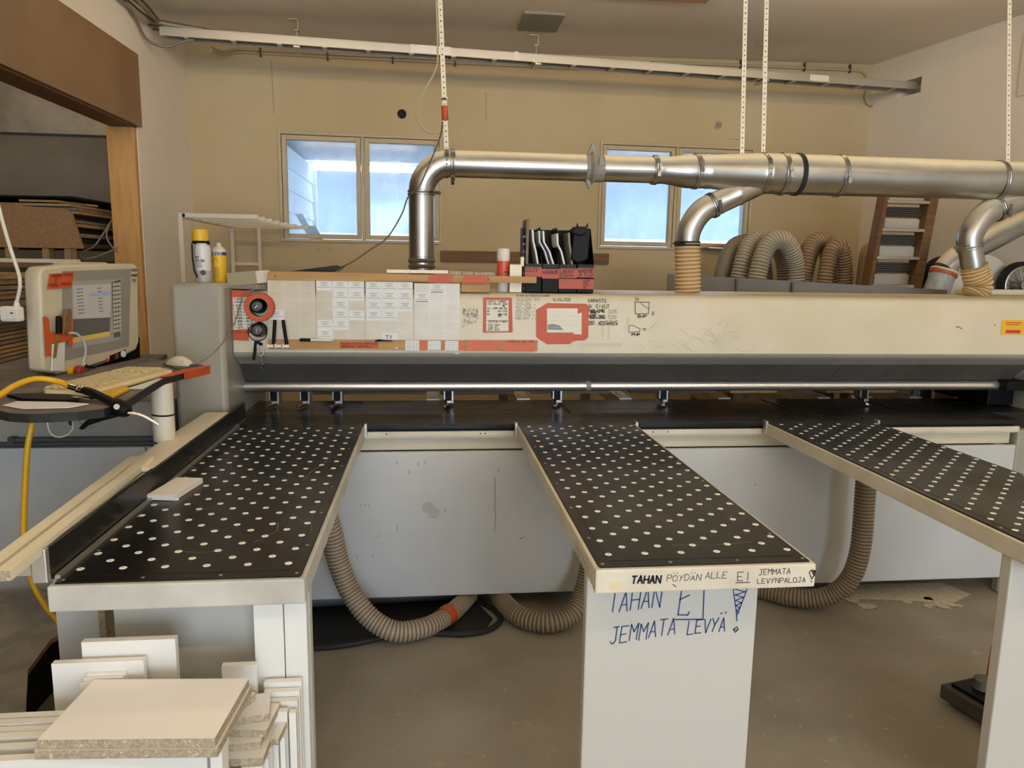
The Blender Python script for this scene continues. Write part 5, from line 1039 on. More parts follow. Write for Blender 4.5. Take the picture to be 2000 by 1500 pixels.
m = M(ML); m.prism([(-.022, -.016, 1.28), (-.012, -.016, 1.282), (.012, -.016, 1.36), (-.002, -.016, 1.36)], (0, .004, 0)); obj('blade', m, 'brass', r)
m = M(ML); m.prism([(-.006, -.028, 1.364), (.013, -.028, 1.364), (.018, -.028, 1.415), (.012, -.028, 1.427), (.0, -.028, 1.424)], (0, .014, 0)); single('folding_knife', m, 'black', 'black folding knife taped to the monitor, shorter of the two', 'knife', bevel=.003)
m = M(ML); m.prism([(-.030, -.008, 1.235), (.036, -.008, 1.225), (.05, -.008, 1.33), (-.012, -.008, 1.33)], (0, .006, 0)); single('clear_pouch', m, 'sleeve', 'clear plastic pouch hanging under the tape on the monitor', 'pouch', bevel=.002)
m = M(ML); m.tube(spline([(.057, -.014, 1.362), (.085, -.03, 1.356), (.112, -.036, 1.32), (.114, -.036, 1.28), (.095, -.03, 1.235)], .01), .0042, 8); single('clear_tube', m, 'clear_sheet', 'clear plastic tube curling down to the red stop button', 'tube', smooth=60)
# keyboard, mouse, pads
KZ = SZ + .001
r = thing('keyboard', 'yellowed beige keyboard on the console shelf', 'keyboard', (-1.04, 2.6, KZ))
ax = Vector((.075, .51, 0)).normalized(); ay = Vector((-ax.y, ax.x, 0)); KM = Matrix.Translation((-.992, 2.300, KZ)) @ Matrix((ax, ay, Z_)).transposed().to_4x4()
m = M(KM); m.prism([(.0, .03, 0), (.03, 0, 0), (.48, 0, 0), (.51, .03, 0), (.52, .15, 0), (.49, .195, 0), (.06, .195, 0), (0, .15, 0)], (0, 0, .018)); obj('case', m, 'keyboard', r, bevel=.007, smooth=50)
m = M(KM)
for q in range(6):
    for c in range(21):
        if c in (15,): continue
        x = .028 + c * .0218; y = .040 + q * .0215
        if q == 0 and 3 < c < 9:
            if c == 4: m.prism([(x, y, .019), (x + .10, y, .019), (x + .10, y + .016, .020), (x, y + .016, .020)], (0, 0, .004))
            continue
        m.prism([(x, y, .019), (x + .0165, y, .019), (x + .0165, y + .016, .0205), (x, y + .016, .0205)], (0, 0, .0055))
obj('keys', m, 'key_cap', r)
m = M(); m.prism([(-.955, 2.80, SZ + .001), (-.905, 2.80, SZ + .001), (-.872, 2.955, SZ + .001), (-.93, 3.06, SZ + .001), (-1.04, 3.10, SZ + .001), (-1.04, 3.03, SZ + .001), (-.92, 2.86, SZ + .001)], (0, 0, .004)); single('mouse_pad', m, 'dark_board', 'dark mouse pad at the far end of the console shelf', 'mouse pad')
us = 14; vs = 8; mm_ = M()
c0 = Vector((-.965, 3.0, SZ + .0055)); MR = rz(-.5)
for i in range(us + 1):
    for j in range(vs + 1):
        a = PI * j / vs; t = i / us; prof_ = math.sin(PI * min(1, t * .9 + .08)) ** .6
        x = (t - .5) * .112; y = -math.cos(a) * .031 * prof_ ** .5 * (1 - .12 * t); z = .036 * math.sin(a) ** .7 * prof_
        mm_.v.append(c0 + MR @ Vector((x, y, z)))
for i in range(us):
    for j in range(vs): o_ = i * (vs + 1) + j; mm_.f.append([o_, o_ + vs + 1, o_ + vs + 2, o_ + 1]); mm_.mi.append(0)
mm_.f.append([i * (vs + 1) for i in range(us + 1)] + [i * (vs + 1) + vs for i in range(us, -1, -1)]); mm_.mi.append(0)
r = thing('computer_mouse', 'beige computer mouse on the dark pad', 'mouse', c0); obj('shell', mm_, 'mouse', r, smooth=60)
m = M(); m.tube([c0 + MR @ Vector((-.048 + .02 * k, -.031 * (.6 + .1 * min(k, 4 - k)), .010 + .002 * k)) for k in range(5)], .0025, 6); obj('side_grip', m, 'grey_plastic', r, smooth=60)
m = M(); m.prism([(-.938, 2.69, SZ + .0025), (-.905, 2.72, SZ + .0025), (-.876, 2.85, SZ + .0025), (-.842, 2.965, SZ + .0025), (-.86, 2.99, SZ + .0025), (-.905, 2.86, SZ + .0055), (-.93, 2.78, SZ + .0025)], (0, 0, .004)); m.prism([(-.892, 2.80, SZ - .024), (-.849, 2.968, SZ - .024), (-.845, 2.967, SZ - .024), (-.888, 2.798, SZ - .024)], (0, 0, .030)); single('edge_tape', m, 'tape_orange', 'orange tape wrapped on the shelf corner beside the mouse', 'tape', bevel=.001)
m = M(); m.tube(spline([(-.912, 2.985, 1.226), (-.885, 3.02, 1.236), (-.865, 3.12, 1.262), (-.855, 3.24, 1.30), (-.845, 3.33, 1.345), (-.825, 3.365, 1.42), (-.80, 3.36, 1.485), (-.755, 3.365, 1.505)], .02), .0028, 6); single('mouse_cable', m, 'cable_grey', 'thin grey cable running from the mouse up to the saw front', 'cable', smooth=60)
m = M(); m.prism([(-.985, 2.285, SZ + .0015), (-.925, 2.262, SZ + .0015), (-.93, 2.40, SZ + .0025), (-.965, 2.44, SZ + .0025)], (0, 0, .013)); single('yellow_rag', m, 'yellow', 'small yellow cloth at the keyboard front corner', 'cloth', bevel=.004)
m = M(); m.prism([(-.953, 2.45, SZ + .0012), (-.905, 2.45, SZ + .0012), (-.92, 2.66, SZ + .0012), (-.932, 2.66, SZ + .0012)], (0, 0, .003)); single('paper_strip', m, 'paper_white', 'white papers tucked along the keyboard front edge', 'paper')
for k, (p, z, mt_, lab) in enumerate((([(-1.175, 2.165), (-1.10, 2.115), (-.985, 2.125), (-.955, 2.18), (-1.03, 2.21), (-1.17, 2.225)], .0015, 'paper_white', 'white paper sheet at the near end of the console shelf'), ([(-1.24, 2.31), (-1.16, 2.24), (-1.0, 2.215), (-1.02, 2.27), (-1.12, 2.355)], .0015, 'black', 'black folder on the console shelf under the yellow hose'), ([(-1.03, 2.242), (-.965, 2.205), (-.955, 2.225), (-1.015, 2.262)], .0105, 'chrome', 'bright metal plate on the black folder'))):
    m = M(); m.prism([(x, y, SZ + z) for x, y in p], (0, 0, .003 if k != 1 else .008)); single(('paper_sheet', 'folder', 'metal_plate')[k], m, mt_, lab, ('paper', 'folder', 'plate')[k], bevel=.001)
# air gun with yellow hose
g = thing('air_gun', 'black blow gun with bent silver nozzle on the console shelf', 'air gun', (-.9, 2.2, SZ))
m = M(); m.tube(spline([(-1.00, 2.262, 1.243), (-.965, 2.238, 1.239), (-.91, 2.19, 1.228), (-.86, 2.145, 1.218)], .01), [.0115] * 40 if False else .0118, 14); obj('handle', m, 'black', g, smooth=50)
m = M(); m.lathe([(.012, -.036), (.019, -.024), (.0225, 0), (.020, .018), (.012, .028)], (-.852, 2.14, 1.213), (1, -.7, -.45), 18); m.prism([(-.90, 2.13, 1.205), (-.852, 2.125, 1.193), (-.905, 2.14, 1.178), (-.955, 2.15, 1.160), (-.965, 2.15, 1.150), (-.975, 2.15, 1.154), (-.955, 2.15, 1.176), (-.92, 2.14, 1.195)], (.003, .012, .001)); obj('body', m, 'black', g, smooth=50)
m = M(); m.disc((-.856, 2.1165, 1.222), .008, (.2, -1, .35), 12); obj('rivet', m, 'chrome', g)
m = M(); m.tube(spline([(-.832, 2.128, 1.203), (-.805, 2.13, 1.198), (-.785, 2.135, 1.187), (-.757, 2.14, 1.166)], .008), .0048, 10); obj('nozzle', m, 'chrome', g, smooth=50)
m = M(); m.lathe([(.0118, 0), (.0085, .004), (.0085, .010), (.0115, .014), (.0115, .019), (.0085, .023), (.0115, .027), (.0115, .032)], (-1.00, 2.262, 1.243), (-.82, .56, .08), 14); m.lathe([(.009, .033), (.0095, .07)], (-1.00, 2.262, 1.243), (-.82, .56, .08), 12); obj('coupling', m, 'chrome', g, smooth=40)
m = M(); m.tube(spline([(-1.058, 2.303, 1.248), (-1.10, 2.318, 1.262), (-1.15, 2.30, 1.272), (-1.175, 2.24, 1.263), (-1.185, 2.16, 1.243), (-1.21, 2.04, 1.205), (-1.26, 1.98, 1.12), (-1.36, 2.02, 1.0), (-1.45, 2.1, .8), (-1.5, 2.15, .45), (-1.5, 2.15, .27)], .015), .0088, 12); single('air_hose', m, 'yellow_hose', 'yellow air hose curving over the console shelf to the blow gun', 'hose', smooth=60)
m = M(); m.tube(spline([(-1.26, 2.52, 1.175), (-1.22, 2.44, 1.172), (-1.195, 2.36, 1.15), (-1.203, 2.335, 1.08), (-1.212, 2.33, 1.017), (-1.232, 2.33, .856), (-1.239, 2.33, .758), (-1.23, 2.33, .641), (-1.193, 2.33, .547), (-1.152, 2.33, .482), (-1.08, 2.30, .38), (-1.04, 2.2, .25), (-1.04, 2.1, .1), (-1.04, 2.0, .012), (-1.1, 1.9, .012)], .02), .0088, 10); single('air_hose', m, 'yellow_hose', 'yellow air hose hanging down in front of the left cabinet', 'hose', smooth=60)
m = M(); m.tube(spline([(-1.40, 2.86, 1.216), (-1.405, 2.82, 1.235), (-1.41, 2.86, 1.30), (-1.42, 2.9, 1.36)], .02), .008, 10); single('yellow_cable', m, 'yellow_hose', 'short yellow cable rising behind the monitor', 'cable', smooth=60)
m = M(); m.tube(spline([(-1.118, 2.32, 1.19), (-1.125, 2.3, 1.164), (-1.128, 2.3, 1.13), (-1.12, 2.3, 1.105), (-1.10, 2.3, 1.096), (-1.075, 2.3, 1.103), (-1.058, 2.3, 1.125), (-1.062, 2.3, 1.15), (-1.072, 2.31, 1.19)], .012), .0022, 6); single('loop_wire', m, 'cable_white', 'thin pale wire hanging in a loop under the console shelf', 'wire', smooth=60)
m = M(); m.tube([(-1.062, 2.285, 1.193), (-1.059, 2.285, 1.155), (-1.057, 2.285, 1.135)], [.003, .0055, .0028], 8); single('cable_plug', m, 'black', 'small black plug hanging under the console shelf', 'plug', smooth=50)
m = M(); m.tube(spline([(-1.03, 2.25, 1.19), (-1.015, 2.25, 1.15), (-.985, 2.25, 1.135), (-.96, 2.25, 1.15), (-.965, 2.25, 1.19)], .012), .0022, 6); single('small_wire', m, 'cable_grey', 'small grey wire loop under the blow gun', 'wire', smooth=60)
# hanging socket
s_ = thing('hanging_socket', 'white socket hanging on a cable left of the monitor', 'socket', (-1.362, 2.6, 1.42))
m = M(); m.obox((-1.362, 2.61, 1.441), (.066, .035, .05), rz(-.25)); obj('body', m, 'white_plastic', s_, bevel=.008)
m = M(); m.obox((-1.352, 2.5895, 1.442), (.042, .004, .034), rz(-.25)); obj('plate', m, 'white_plastic', s_, bevel=.004)
m = M(); m.obox((-1.351, 2.587, 1.445), (.010, .002, .005), rz(-.25)); obj('switch_window', m, 'dark_grey', s_)
m = M(); m.lathe([(.010, 0), (.006, .018)], (-1.345, 2.61, 1.466), n=12); m.tube(spline([(-1.345, 2.61, 1.478), (-1.325, 2.6, 1.53), (-1.325, 2.6, 1.57), (-1.35, 2.6, 1.68), (-1.375, 2.6, 1.83), (-1.385, 2.6, 1.97), (-1.42, 2.6, 2.2), (-1.5, 2.6, 2.6), (-1.55, 2.6, 3.19)], .03), .006, 8); obj('cable', m, 'cable_white', s_, smooth=60)
# ================================================================ STORAGE ROOM
def sheetbox(name, c, size, a, mt, label, cat='board', group=None, tilt=0.0, bevel=.001):
    R = rz(a) @ Matrix.Rotation(tilt, 3, 'X'); m = M(); m.obox(c, size, R); return single(name, m, mt, label, cat, group, bevel=bevel)
def stack_label(k, n, where): 
    return f'{("lowest", "topmost")[k == n - 1]} sheet of the {where}' if k in (0, n - 1) else f'sheet {k + 1} counted from the bottom of the {where}'
m = M(); 
for y in (3.6, 4.0, 4.45): m.box(-3.3, -2.22, y, y + .09, 0, .10)
for x in (-3.3, -2.8, -2.3): m.box(x, x + .09, 3.55, 4.6, .10, .13)
single('pallet', m, 'plywood_grey', 'wooden pallet on the storage floor under the edge-on sheets', 'pallet')
z = .13
for k in range(3):
    sheetbox('packed_sheets', (-2.75, 4.08, z + .12), (1.05, 1.05, .235), .03, 'plywood_grey', ('lowest block of packed sheets on the storage pallet', 'middle block of packed sheets on the storage pallet', 'topmost block of packed sheets on the storage pallet')[k], 'board pack'); z += .237
for k in range(19):
    sheetbox('thin_sheet', (-2.74 + random.uniform(-.006, .006), 4.06, z + .0095), (1.06, 1.06, .0165), .05 + random.uniform(-.01, .01), ('plywood', 'plywood_grey')[k % 4 == 3], 'thin wooden sheet in the edge-on stack behind the monitor', 'sheet', 'sheets of the edge-on stack'); z += .0222
m = M(); m.prism([(-3.3, 3.5, z + .002), (-2.19, 3.52, z + .002), (-2.16, 4.6, z + .002), (-3.3, 4.6, z + .002)], (0, 0, .014)); single('dark_sheet', m, 'dark_board', 'dark grey sheet on top of the edge-on stack, under the socket', 'sheet')
m = M(); m.box(-3.2, -3.1, 3.6, 4.7, z + .017, z + .13); m.box(-2.35, -2.25, 3.7, 4.7, z + .017, z + .065); m.box(-2.8, -2.7, 3.7, 4.7, z + .017, z + .065); single('bearers', m, 'plywood_grey', 'wooden bearers on the dark grey sheet', 'bearer'); zb = z + .066
for k, (mt_, th) in enumerate((('plywood', .03), ('plywood_grey', .035), ('plywood', .018), ('plywood_grey', .02), ('plywood', .03))):
    sheetbox('wide_board', (-2.72 + .02 * (k % 2), 4.25, zb + th / 2), (1.0, 1.0, th), .06 - .03 * k, mt_, ('lowest board of the pile level with the hanging socket', 'second board of the pile level with the hanging socket', 'third board of the pile level with the hanging socket', 'fourth board of the pile level with the hanging socket', 'topmost board of the pile level with the hanging socket')[k]); zb += th + .006
    if k in (1, 3):
        for x in (-3.1, -2.7, -2.3): m = M(); m.box(x, x + .06, 3.85, 4.6, zb, zb + .028); single('spacer_block', m, 'plywood', 'wooden spacer between the piled boards behind the monitor', 'spacer', 'spacers between piled boards')
        zb += .029
# upper pile seen over the monitor
m = M(); m.box(-3.3, -2.03, 4.62, 4.66, 1.600, 1.622); single('rough_lath', m, 'strip_cream', 'pale rough lath over the monitor, under the spacer blocks', 'lath')
for x in (-3.2, -2.42, -2.22, -2.10): 
    m = M(); m.box(x, x + .035, 4.625, 4.70, 1.6225, 1.682); single('pallet_block', m, 'plywood', 'wooden block under the big brown panel in the storage', 'block', 'blocks under the brown panel')
sheetbox('shelf_board', (-2.7, 5.35, 1.585), (1.24, 1.5, .028), 0, 'wood_dark', 'dark shelf board carrying the storage pile')
m = M()
for x in (-3.28, -2.15): m.box(x, x + .07, 4.65, 4.72, 0, 1.57); m.box(x, x + .07, 5.95, 6.02, 0, 1.57)
single('shelf_posts', m, 'wood_dark', 'dark posts carrying the storage shelf', 'rack')
m = M(); m.prism([(-3.3, 4.60, 1.684), (-1.985, 4.60, 1.684), (-2.045, 4.63, 1.880), (-2.07, 4.635, 1.905), (-3.3, 4.635, 1.99)], (0, .018, 0)); single('brown_sheet', m, 'chipboard_dark', 'big brown chipboard sheet leaning on the storage pile', 'sheet')
zz = 1.69
for k, (mt_, th, dx) in enumerate((('wood_dark', .03, 0), ('dark_board', .02, -.02), ('plywood_grey', .022, .03), ('dark_board', .03, -.06), ('plywood', .018, .02), ('plywood_grey', .016, .0), ('dark_board', .026, -.05), ('plywood', .016, .03), ('plywood_grey', .016, .0), ('plywood', .014, .015))):
    sheetbox('long_board', (-2.67 + dx, 5.5, zz + th / 2), (1.22, 1.66, th), .02 * (k % 3) - .02, mt_, 'long board lying in the pile beside the pine post', 'board', 'long boards beside the pine post'); zz += th + .0045
m = M(); m.prism([(-2.34, 4.66, zz + .003), (-2.14, 4.66, zz + .003), (-2.05, 5.0, zz + .003), (-2.3, 5.0, zz + .003)], (0, 0, .012)); single('short_board', m, 'plywood', 'short pale board on top of the long board pile', 'board')
m = M(); m.prism([(-3.3, 4.7, zz + .02), (-2.06, 4.7, zz + .03), (-2.0, 6.2, zz + .035), (-3.3, 6.2, zz + .02)], (0, 0, .012)); m.box(-3.2, -2.2, 5.0, 5.05, zz + .016, zz + .021); single('black_sheet', m, 'black', 'black sheet covering the long board pile', 'sheet')
for k, pts in enumerate(([(-2.0, 5.2, 1.98), (-2.04, 5.1, 1.9), (-2.08, 5.0, 1.78), (-2.13, 4.97, 1.70), (-2.2, 4.95, 1.665), (-2.19, 4.95, 1.63), (-2.12, 4.97, 1.64), (-2.0, 5.02, 1.70)], [(-2.0, 5.2, 1.98), (-2.05, 5.1, 1.88), (-2.06, 5.0, 1.78), (-2.03, 5.0, 1.70), (-1.97, 5.05, 1.64)], [(-2.02, 5.15, 1.93), (-2.02, 5.06, 1.84), (-1.985, 5.05, 1.74), (-1.96, 5.05, 1.68)])):
    m = M(); m.tube(spline([(a + .08, b - .08, c) for a, b, c in pts], .02), .0055, 8); single('hanging_cable', m, 'cable_grey', ('grey cable looping lowest beside the pine post', 'grey cable of the middle loop beside the pine post', 'grey cable hanging closest to the pine post')[k], 'cable', smooth=60)
m = M(); m.tube(spline([(-3.0, 3.2, 1.30), (-2.2, 3.25, 1.285), (-1.9, 3.2, 1.29), (-1.86, 3.19, 1.1)], .05), .009, 8); single('storage_hose', m, 'yellow_hose', 'pale yellow hose stretched across the storage opening behind the monitor', 'hose', smooth=60)

# ================================================================ FLOOR: HOSES AND CABLES UNDER THE SAW
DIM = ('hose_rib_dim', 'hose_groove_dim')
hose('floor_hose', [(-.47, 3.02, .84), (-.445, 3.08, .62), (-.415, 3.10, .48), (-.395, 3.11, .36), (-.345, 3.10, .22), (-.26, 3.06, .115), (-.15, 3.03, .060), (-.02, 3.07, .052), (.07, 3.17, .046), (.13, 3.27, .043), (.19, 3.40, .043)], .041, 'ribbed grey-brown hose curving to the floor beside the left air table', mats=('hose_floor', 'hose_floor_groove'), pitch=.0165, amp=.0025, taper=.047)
m = M(); m.lathe([(.0455, -.03), (.047, 0), (.0455, .03)], (.075, 3.18, .0475), (.55, .83, -.03), 22, caps=False); single('tape_band', m, 'tape_orange', 'orange tape band around the left floor hose', 'tape', smooth=50)
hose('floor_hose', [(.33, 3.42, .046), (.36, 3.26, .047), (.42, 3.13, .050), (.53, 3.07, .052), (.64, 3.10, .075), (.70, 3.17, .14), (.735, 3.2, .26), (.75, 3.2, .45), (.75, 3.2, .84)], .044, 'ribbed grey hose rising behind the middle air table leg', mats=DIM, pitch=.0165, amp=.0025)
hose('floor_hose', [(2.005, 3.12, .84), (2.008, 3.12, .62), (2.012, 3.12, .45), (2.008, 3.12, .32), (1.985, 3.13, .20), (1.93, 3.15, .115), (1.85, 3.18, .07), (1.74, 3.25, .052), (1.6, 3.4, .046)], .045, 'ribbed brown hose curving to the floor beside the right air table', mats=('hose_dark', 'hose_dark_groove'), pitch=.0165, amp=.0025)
m = M(); m.tube(spline([(-.9, 3.12, .014), (-.62, 3.03, .014), (-.46, 3.0, .014), (-.30, 3.03, .014), (-.12, 3.10, .014), (.0, 3.09, .014), (.14, 3.07, .014), (.26, 3.10, .014), (.325, 3.20, .014), (.28, 3.33, .014), (.18, 3.45, .014)], .02), .013, 10); single('rubber_cable', m, 'black_rubber', 'thick black cable snaking on the floor under the saw', 'cable', smooth=60)
m = M(); m.prism([(-.8, 3.10, .002), (-.46, 3.02, .002), (-.28, 3.05, .002), (-.10, 3.12, .002), (.14, 3.10, .002), (.25, 3.13, .002), (.29, 3.22, .002), (.2, 3.46, .002), (-.8, 3.5, .002)], (0, 0, .006)); single('rubber_mat', m, 'black_rubber', 'black rubber mat on the floor under the saw', 'mat')
m = M(); m.tube([(-.8, 3.35, .06), (.2, 3.4, .055)], .03, 10); m.box(-.7, -.68, 3.3, 3.42, .008, .05); single('dark_pipe', m, 'dark_grey', 'dark pipe lying in the shadow under the saw', 'pipe', smooth=60)
mat('floor_dust', 'cbbfa2', .9, c2='b5a98e', scale=30)
m = M()
for k in range(26): 
    x = random.uniform(2.05, 2.62); y = random.uniform(3.16, 3.30); m.disc((x, y, .0015 + .0001 * k), random.uniform(.006, .035), n=7)
m.prism([(2.10, 3.30, .002), (2.6, 3.22, .002), (2.75, 3.3, .002), (2.7, 3.45, .002), (2.1, 3.46, .002)], (0, 0, .001)); o = single('sawdust', m, 'floor_dust', 'sawdust heap on the floor under the right of the saw', 'sawdust', kind='stuff') if False else obj('sawdust', m, 'floor_dust'); tag(o, 'sawdust spread on the floor under the right end of the saw', 'sawdust', kind='stuff')
m = M()
for k in range(90):
    x = random.uniform(-.5, 2.0); y = random.uniform(2.1, 3.0); a = random.uniform(0, 3); d = Vector((math.cos(a), math.sin(a), 0)) * random.uniform(.002, .012); p = Vector((x, y, .0012)); n_ = Vector((-d.y, d.x, 0)).normalized() * .0016
    m.quad(p - d - n_, p + d - n_, p + d + n_, p - d + n_)
o = obj('wood_chips', m, 'floor_dust'); tag(o, 'fine wood chips scattered over the concrete floor', 'wood chips', kind='stuff')
# dolly behind the right leg
r = thing('floor_dolly', 'dark dusty wheeled dolly on the floor behind the right table leg', 'dolly', (2.1, 2.4, 0)); 
m = M(); m.prism([(1.935, 2.42, .02), (2.0, 2.16, .02), (2.35, 2.24, .02), (2.30, 2.50, .02)], (0, 0, .055)); obj('base', m, 'dark_board', r, bevel=.006)
m = M(); m.prism([(1.965, 2.40, .077), (2.015, 2.2, .077), (2.31, 2.26, .077), (2.27, 2.47, .077)], (0, 0, .012)); obj('tray', m, 'black', r)
m = M(); m.lathe([(.035, .089), (.033, .125), (.02, .13)], (2.06, 2.36, 0), n=18); obj('pivot', m, 'dusty_board', r, smooth=40)
m = M(); m.prism([(2.10, 2.40, .089), (2.15, 2.36, .089), (2.17, 2.37, .26), (2.13, 2.40, .275), (2.105, 2.40, .23)], (.04, .03, 0)); obj('handle', m, 'red_dark', r, bevel=.006)
for x, y in ((1.99, 2.38), (2.05, 2.22), (2.28, 2.28), (2.25, 2.45)): m = M(); m.lathe([(.02, -.012), (.02, .012)], (x, y, .0195), (1, .2, 0), 14); obj('wheel', m, 'black_rubber', r, smooth=40)

# ================================================================ LAMINATE PANELS AND OFFCUTS AT THE LEFT TABLE END
LB = ['laminate', 'chipboard', 'edge_band']
def board(name, c, size, a, label, edge=1, group=None, cat='board', tilt=0.0, roll=0.0):
    """panel with laminate on its two largest faces and edges of chipboard (1) or banding (2)"""
    mi = [edge] * 6; s_ = min(range(3), key=lambda i: size[i])
    for f in {0: (4, 5), 1: (2, 3), 2: (0, 1)}[s_]: mi[f] = 0
    m = M(); m.obox(c, size, rz(a) @ Matrix.Rotation(tilt, 3, 'X') @ Matrix.Rotation(roll, 3, 'Y'), mis=mi); return single(name, m, LB if name != 'warm' else LB, label, cat, group, bevel=.0007)
# cart carrying everything
r = thing('panel_cart', 'low dark cart under the laminate panels', 'cart', (-.8, 1.5, 0))
m = M(); m.box(-1.5, -.285, 1.30, 1.735, .055, .08); obj('deck', m, 'dark_board', r)
for x, y in ((-1.4, 1.36), (-.35, 1.36), (-1.4, 1.68), (-.35, 1.68)): m = M(); m.lathe([(.027, -.012), (.027, .012)], (x, y, .027), (1, 0, 0), 16); obj('wheel', m, 'black_rubber', r, smooth=40)
DZ_ = .081
# standing panels, tops just under the two lying boards
st = ((1.345, -1.30, -.424, .700, 0), (1.345, -.418, -.396, .700, 1), (1.385, -1.30, -.402, .698, 2), (1.418, -1.28, -.41, .699, 3), (1.441, -1.26, -.42, .697, 4), (1.464, -1.28, -.42, .699, 5), (1.487, -1.30, -.43, .698, 6))
labs = ['white laminate panel standing at the front of the left group, frontmost wide one', 'narrow white panel strip standing beside the frontmost wide panel', 'white panel standing second from the front of the left group', 'white panel standing third from the front of the left group', 'white panel standing fourth from the front of the left group', 'white panel standing fifth from the front of the left group', 'white panel standing rearmost of the left group']
for y, x0, x1, zt, k in st: board('laminate_board', ((x0 + x1) / 2, y + .009, (zt + DZ_) / 2), (x1 - x0, .018 if k not in (3,) else .0185, zt - DZ_), 0, labs[k], 2, 'panels standing at the left table end')
m_ = ((-.552, 1.432, .7115), (.345, .205, .018), -.06)
board('lying_board', (-.556, 1.436, .7105), (.335, .212, .018), -.068, 'lower of the two cream boards lying on the standing panels', 1)
m = M(); m.obox((-.5555, 1.4365, .7292), (.325, .205, .018), rz(-.072), mis=[1, 0, 1, 1, 1, 1]); single('lying_board', m, ['laminate_warm', 'chipboard'], 'upper of the two cream boards lying on the standing panels', 'panel', bevel=.0006)
# leaning panels behind
board('laminate_board', (-.712, 1.583, (.764 + DZ_) / 2), (.188, .016, .764 - DZ_), 0, 'white panel standing behind the lying boards, lower of the two', 2)
board('laminate_board', (-.6575, 1.6125, (.796 + DZ_) / 2), (.196, .018, .796 - DZ_), 0, 'white panel standing behind the lying boards, taller of the two', 2)
for k in range(3): board('narrow_panel', (-.655 - .004 * k, 1.513 - .0105 * (k > 0) - .0 * k, 0), (.001, .001, .001), 0, '') if False else None
for k in range(2): board('narrow_panel', (-.66 - .006 * k, 1.508 - .0095 * k + .0, (.765 - .01 * k + DZ_) / 2), (.082, .008, .765 - .01 * k - DZ_), 0, ('thin white strip standing just behind the lying boards, rear one', 'thin white strip standing just behind the lying boards, front one')[k], 2) if False else None
for k in range(3): board('laminate_board', (-.692 - .003 * k, 1.5705 - .0095 * k, (.742 - .006 * k + DZ_) / 2), (.080, .008, .742 - .006 * k - DZ_), 0, ('thin white strip standing just behind the lying boards, rearmost of three', 'thin white strip standing just behind the lying boards, middle of three', 'thin white strip standing just behind the lying boards, front one of three')[k], 2)
# two tall white panels in front of the leg, under the table
board('laminate_board', (-.372, 1.676, (.853 + DZ_) / 2), (.066, .016, .853 - DZ_), 0, 'tall white panel against the left table leg, left of the two', 2)
board('laminate_board', (-.311, 1.676, (.853 + DZ_) / 2), (.050, .016, .853 - DZ_), 0, 'tall white panel against the left table leg, right of the two', 2)
# stepped narrow panels in front of them
for k, (y, x0, x1, zt) in enumerate(((1.648, -.382, -.297, .66), (1.628, -.378, -.298, .648), (1.608, -.376, -.300, .636), (1.580, -.362, -.318, .628), (1.580, -.314, -.299, .624), (1.545, -.368, -.332, .585), (1.545, -.328, -.318, .588))):
    board('laminate_board', ((x0 + x1) / 2, y, (zt + DZ_) / 2), (x1 - x0, .016, zt - DZ_), 0, ('rearmost narrow white panel of the stepped row right of the offcuts', 'second narrow white panel from the back of the stepped row', 'third narrow white panel from the back of the stepped row', 'fourth narrow white panel from the back of the stepped row', 'white edge strip beside the fourth stepped panel', 'frontmost wide panel of the stepped row', 'frontmost thin strip of the stepped row')[k], 2, 'stepped panels by the left table leg')
for k, (y, x0, x1, zt) in enumerate(((1.44, -.40, -.358, .588), (1.42, -.40, -.380, .576), (1.40, -.378, -.357, .565), (1.47, -.40, -.352, .585), (1.50, -.41, -.352, .586))):
    board('laminate_board', ((x0 + x1) / 2 + .012, y + .01, (zt + DZ_) / 2), (x1 - x0, .014, zt - DZ_), 0, ('short white panel under the offcut pile, middle one', 'short white panel under the offcut pile, front left one', 'short white panel under the offcut pile, front right one', 'short white panel under the offcut pile, fourth from the front', 'short white panel under the offcut pile, rearmost one')[k], 2, 'short panels under the offcuts')
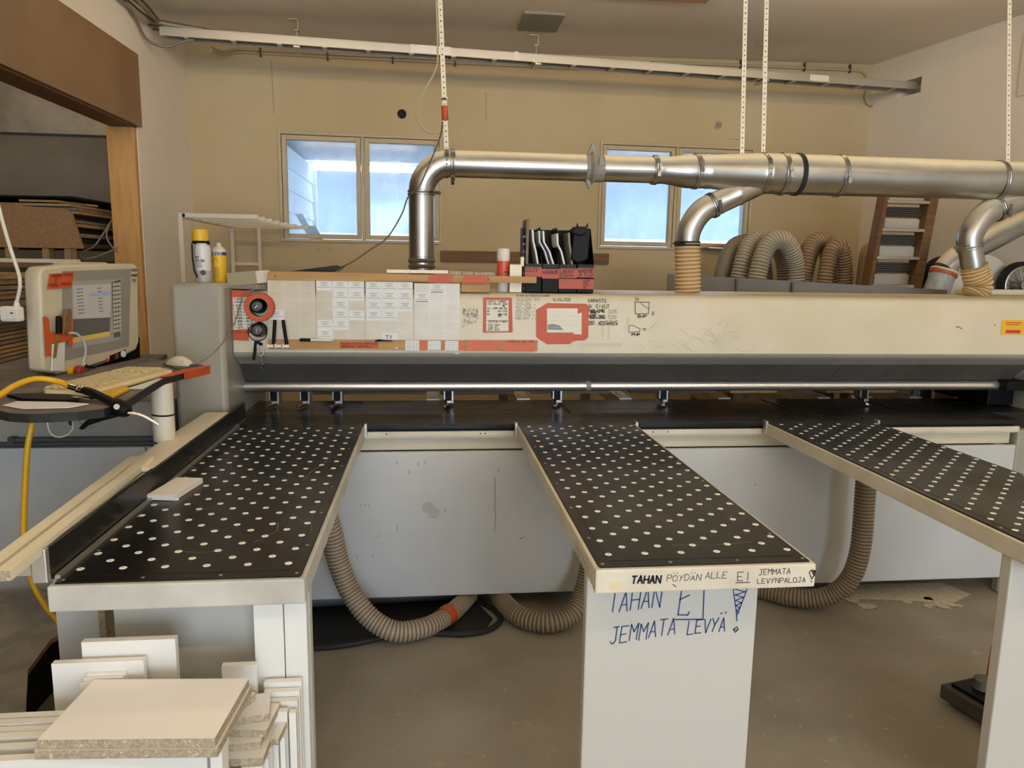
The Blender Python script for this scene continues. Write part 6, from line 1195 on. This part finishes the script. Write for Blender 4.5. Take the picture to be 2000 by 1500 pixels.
# offcut pile
zo = .5895
for k, (cx, cy, sx, sy, a, th) in enumerate(((-.385, 1.505, .085, .115, -.02, .016), (-.392, 1.525, .07, .10, .04, .016), (-.383, 1.545, .085, .10, -.10, .016), (-.397, 1.56, .09, .085, .16, .016), (-.418, 1.575, .05, .04, -.45, .016))):
    m = M(); m.obox((cx, cy, zo + th / 2), (sx, sy, th), rz(a), mis=[0, 0, 1, 1, 1, 1]); single('offcut', m, ['laminate', 'chipboard'], ('lowest chipboard offcut of the pile beside the lying boards', 'second chipboard offcut from the bottom of the pile', 'middle chipboard offcut of the pile', 'skewed chipboard offcut, second from the top of the pile', 'smallest chipboard offcut on top of the pile')[k], 'offcut', 'offcut pile', bevel=.0005); zo += th + .0005
board('laminate_board', (-.432, 1.632, (.715 + DZ_) / 2), (.075, .016, .715 - DZ_), 0, 'white panel standing behind the offcut pile', 2)
m = M(); m.obox((-.335, 1.555, .597), (.028, .09, .014), rz(-.1), mis=[0, 0, 1, 1, 1, 1]); single('offcut', m, ['laminate', 'chipboard'], 'long narrow offcut lying right of the offcut pile', 'offcut', bevel=.0005)
# grey-faced board left of the leg and dusty board on the floor side
m = M(); m.box(-.975, -.868, 1.95, 1.968, 0, .852, mis=[1, 1, 0, 0, 1, 1]); single('grey_board', m, ['panel_grey', 'chipboard'], 'grey-faced chipboard standing left of the left table leg', 'board')
m = M(); m.box(-.862, -.845, 1.93, 2.3, 0, .852); single('chipboard_strip', m, 'chipboard', 'bare chipboard strip standing edge-on beside the grey-faced board', 'board')
m = M(); p_ = [(-2.0, 2.2), (-1.25, 2.12), (-1.226, 2.228), (-1.348, 2.486), (-1.375, 2.779), (-1.60, 3.10), (-2.0, 3.12)]
p_ = [(-1.80, 1.85), (-1.17, 1.85), (-1.20, 2.228), (-1.335, 2.486), (-1.33, 2.72), (-1.20, 3.0), (-1.25, 3.12), (-1.78, 3.12)]
p_ = [(-1.80, 1.85), (-1.10, 1.95), (-1.226, 2.228), (-1.348, 2.486), (-1.375, 2.70), (-1.19, 3.12), (-1.78, 3.12)]
m.prism([(x, y, .232) for x, y in p_], (0, 0, .018), 1, 0); r = thing('dusty_board', 'dusty dark board with raw edge lying low beside the left table', 'board', (-1.5, 2.5, 0)); obj('sheet', m, ['dusty_sheet', 'chipboard_dark'], r)
m = M(); m.box(-1.75, -1.42, 2.1, 3.0, 0, .231); obj('support', m, 'black', r)
m = M()
for k in range(40):
    x = random.uniform(-1.75, -1.38); y = random.uniform(2.2, 3.0); m.disc((x, y, .2503 + .00005 * k), random.uniform(.002, .009), n=6)
o = obj('dust_crumbs', m, 'floor_dust', r); o['kind'] = 'stuff'
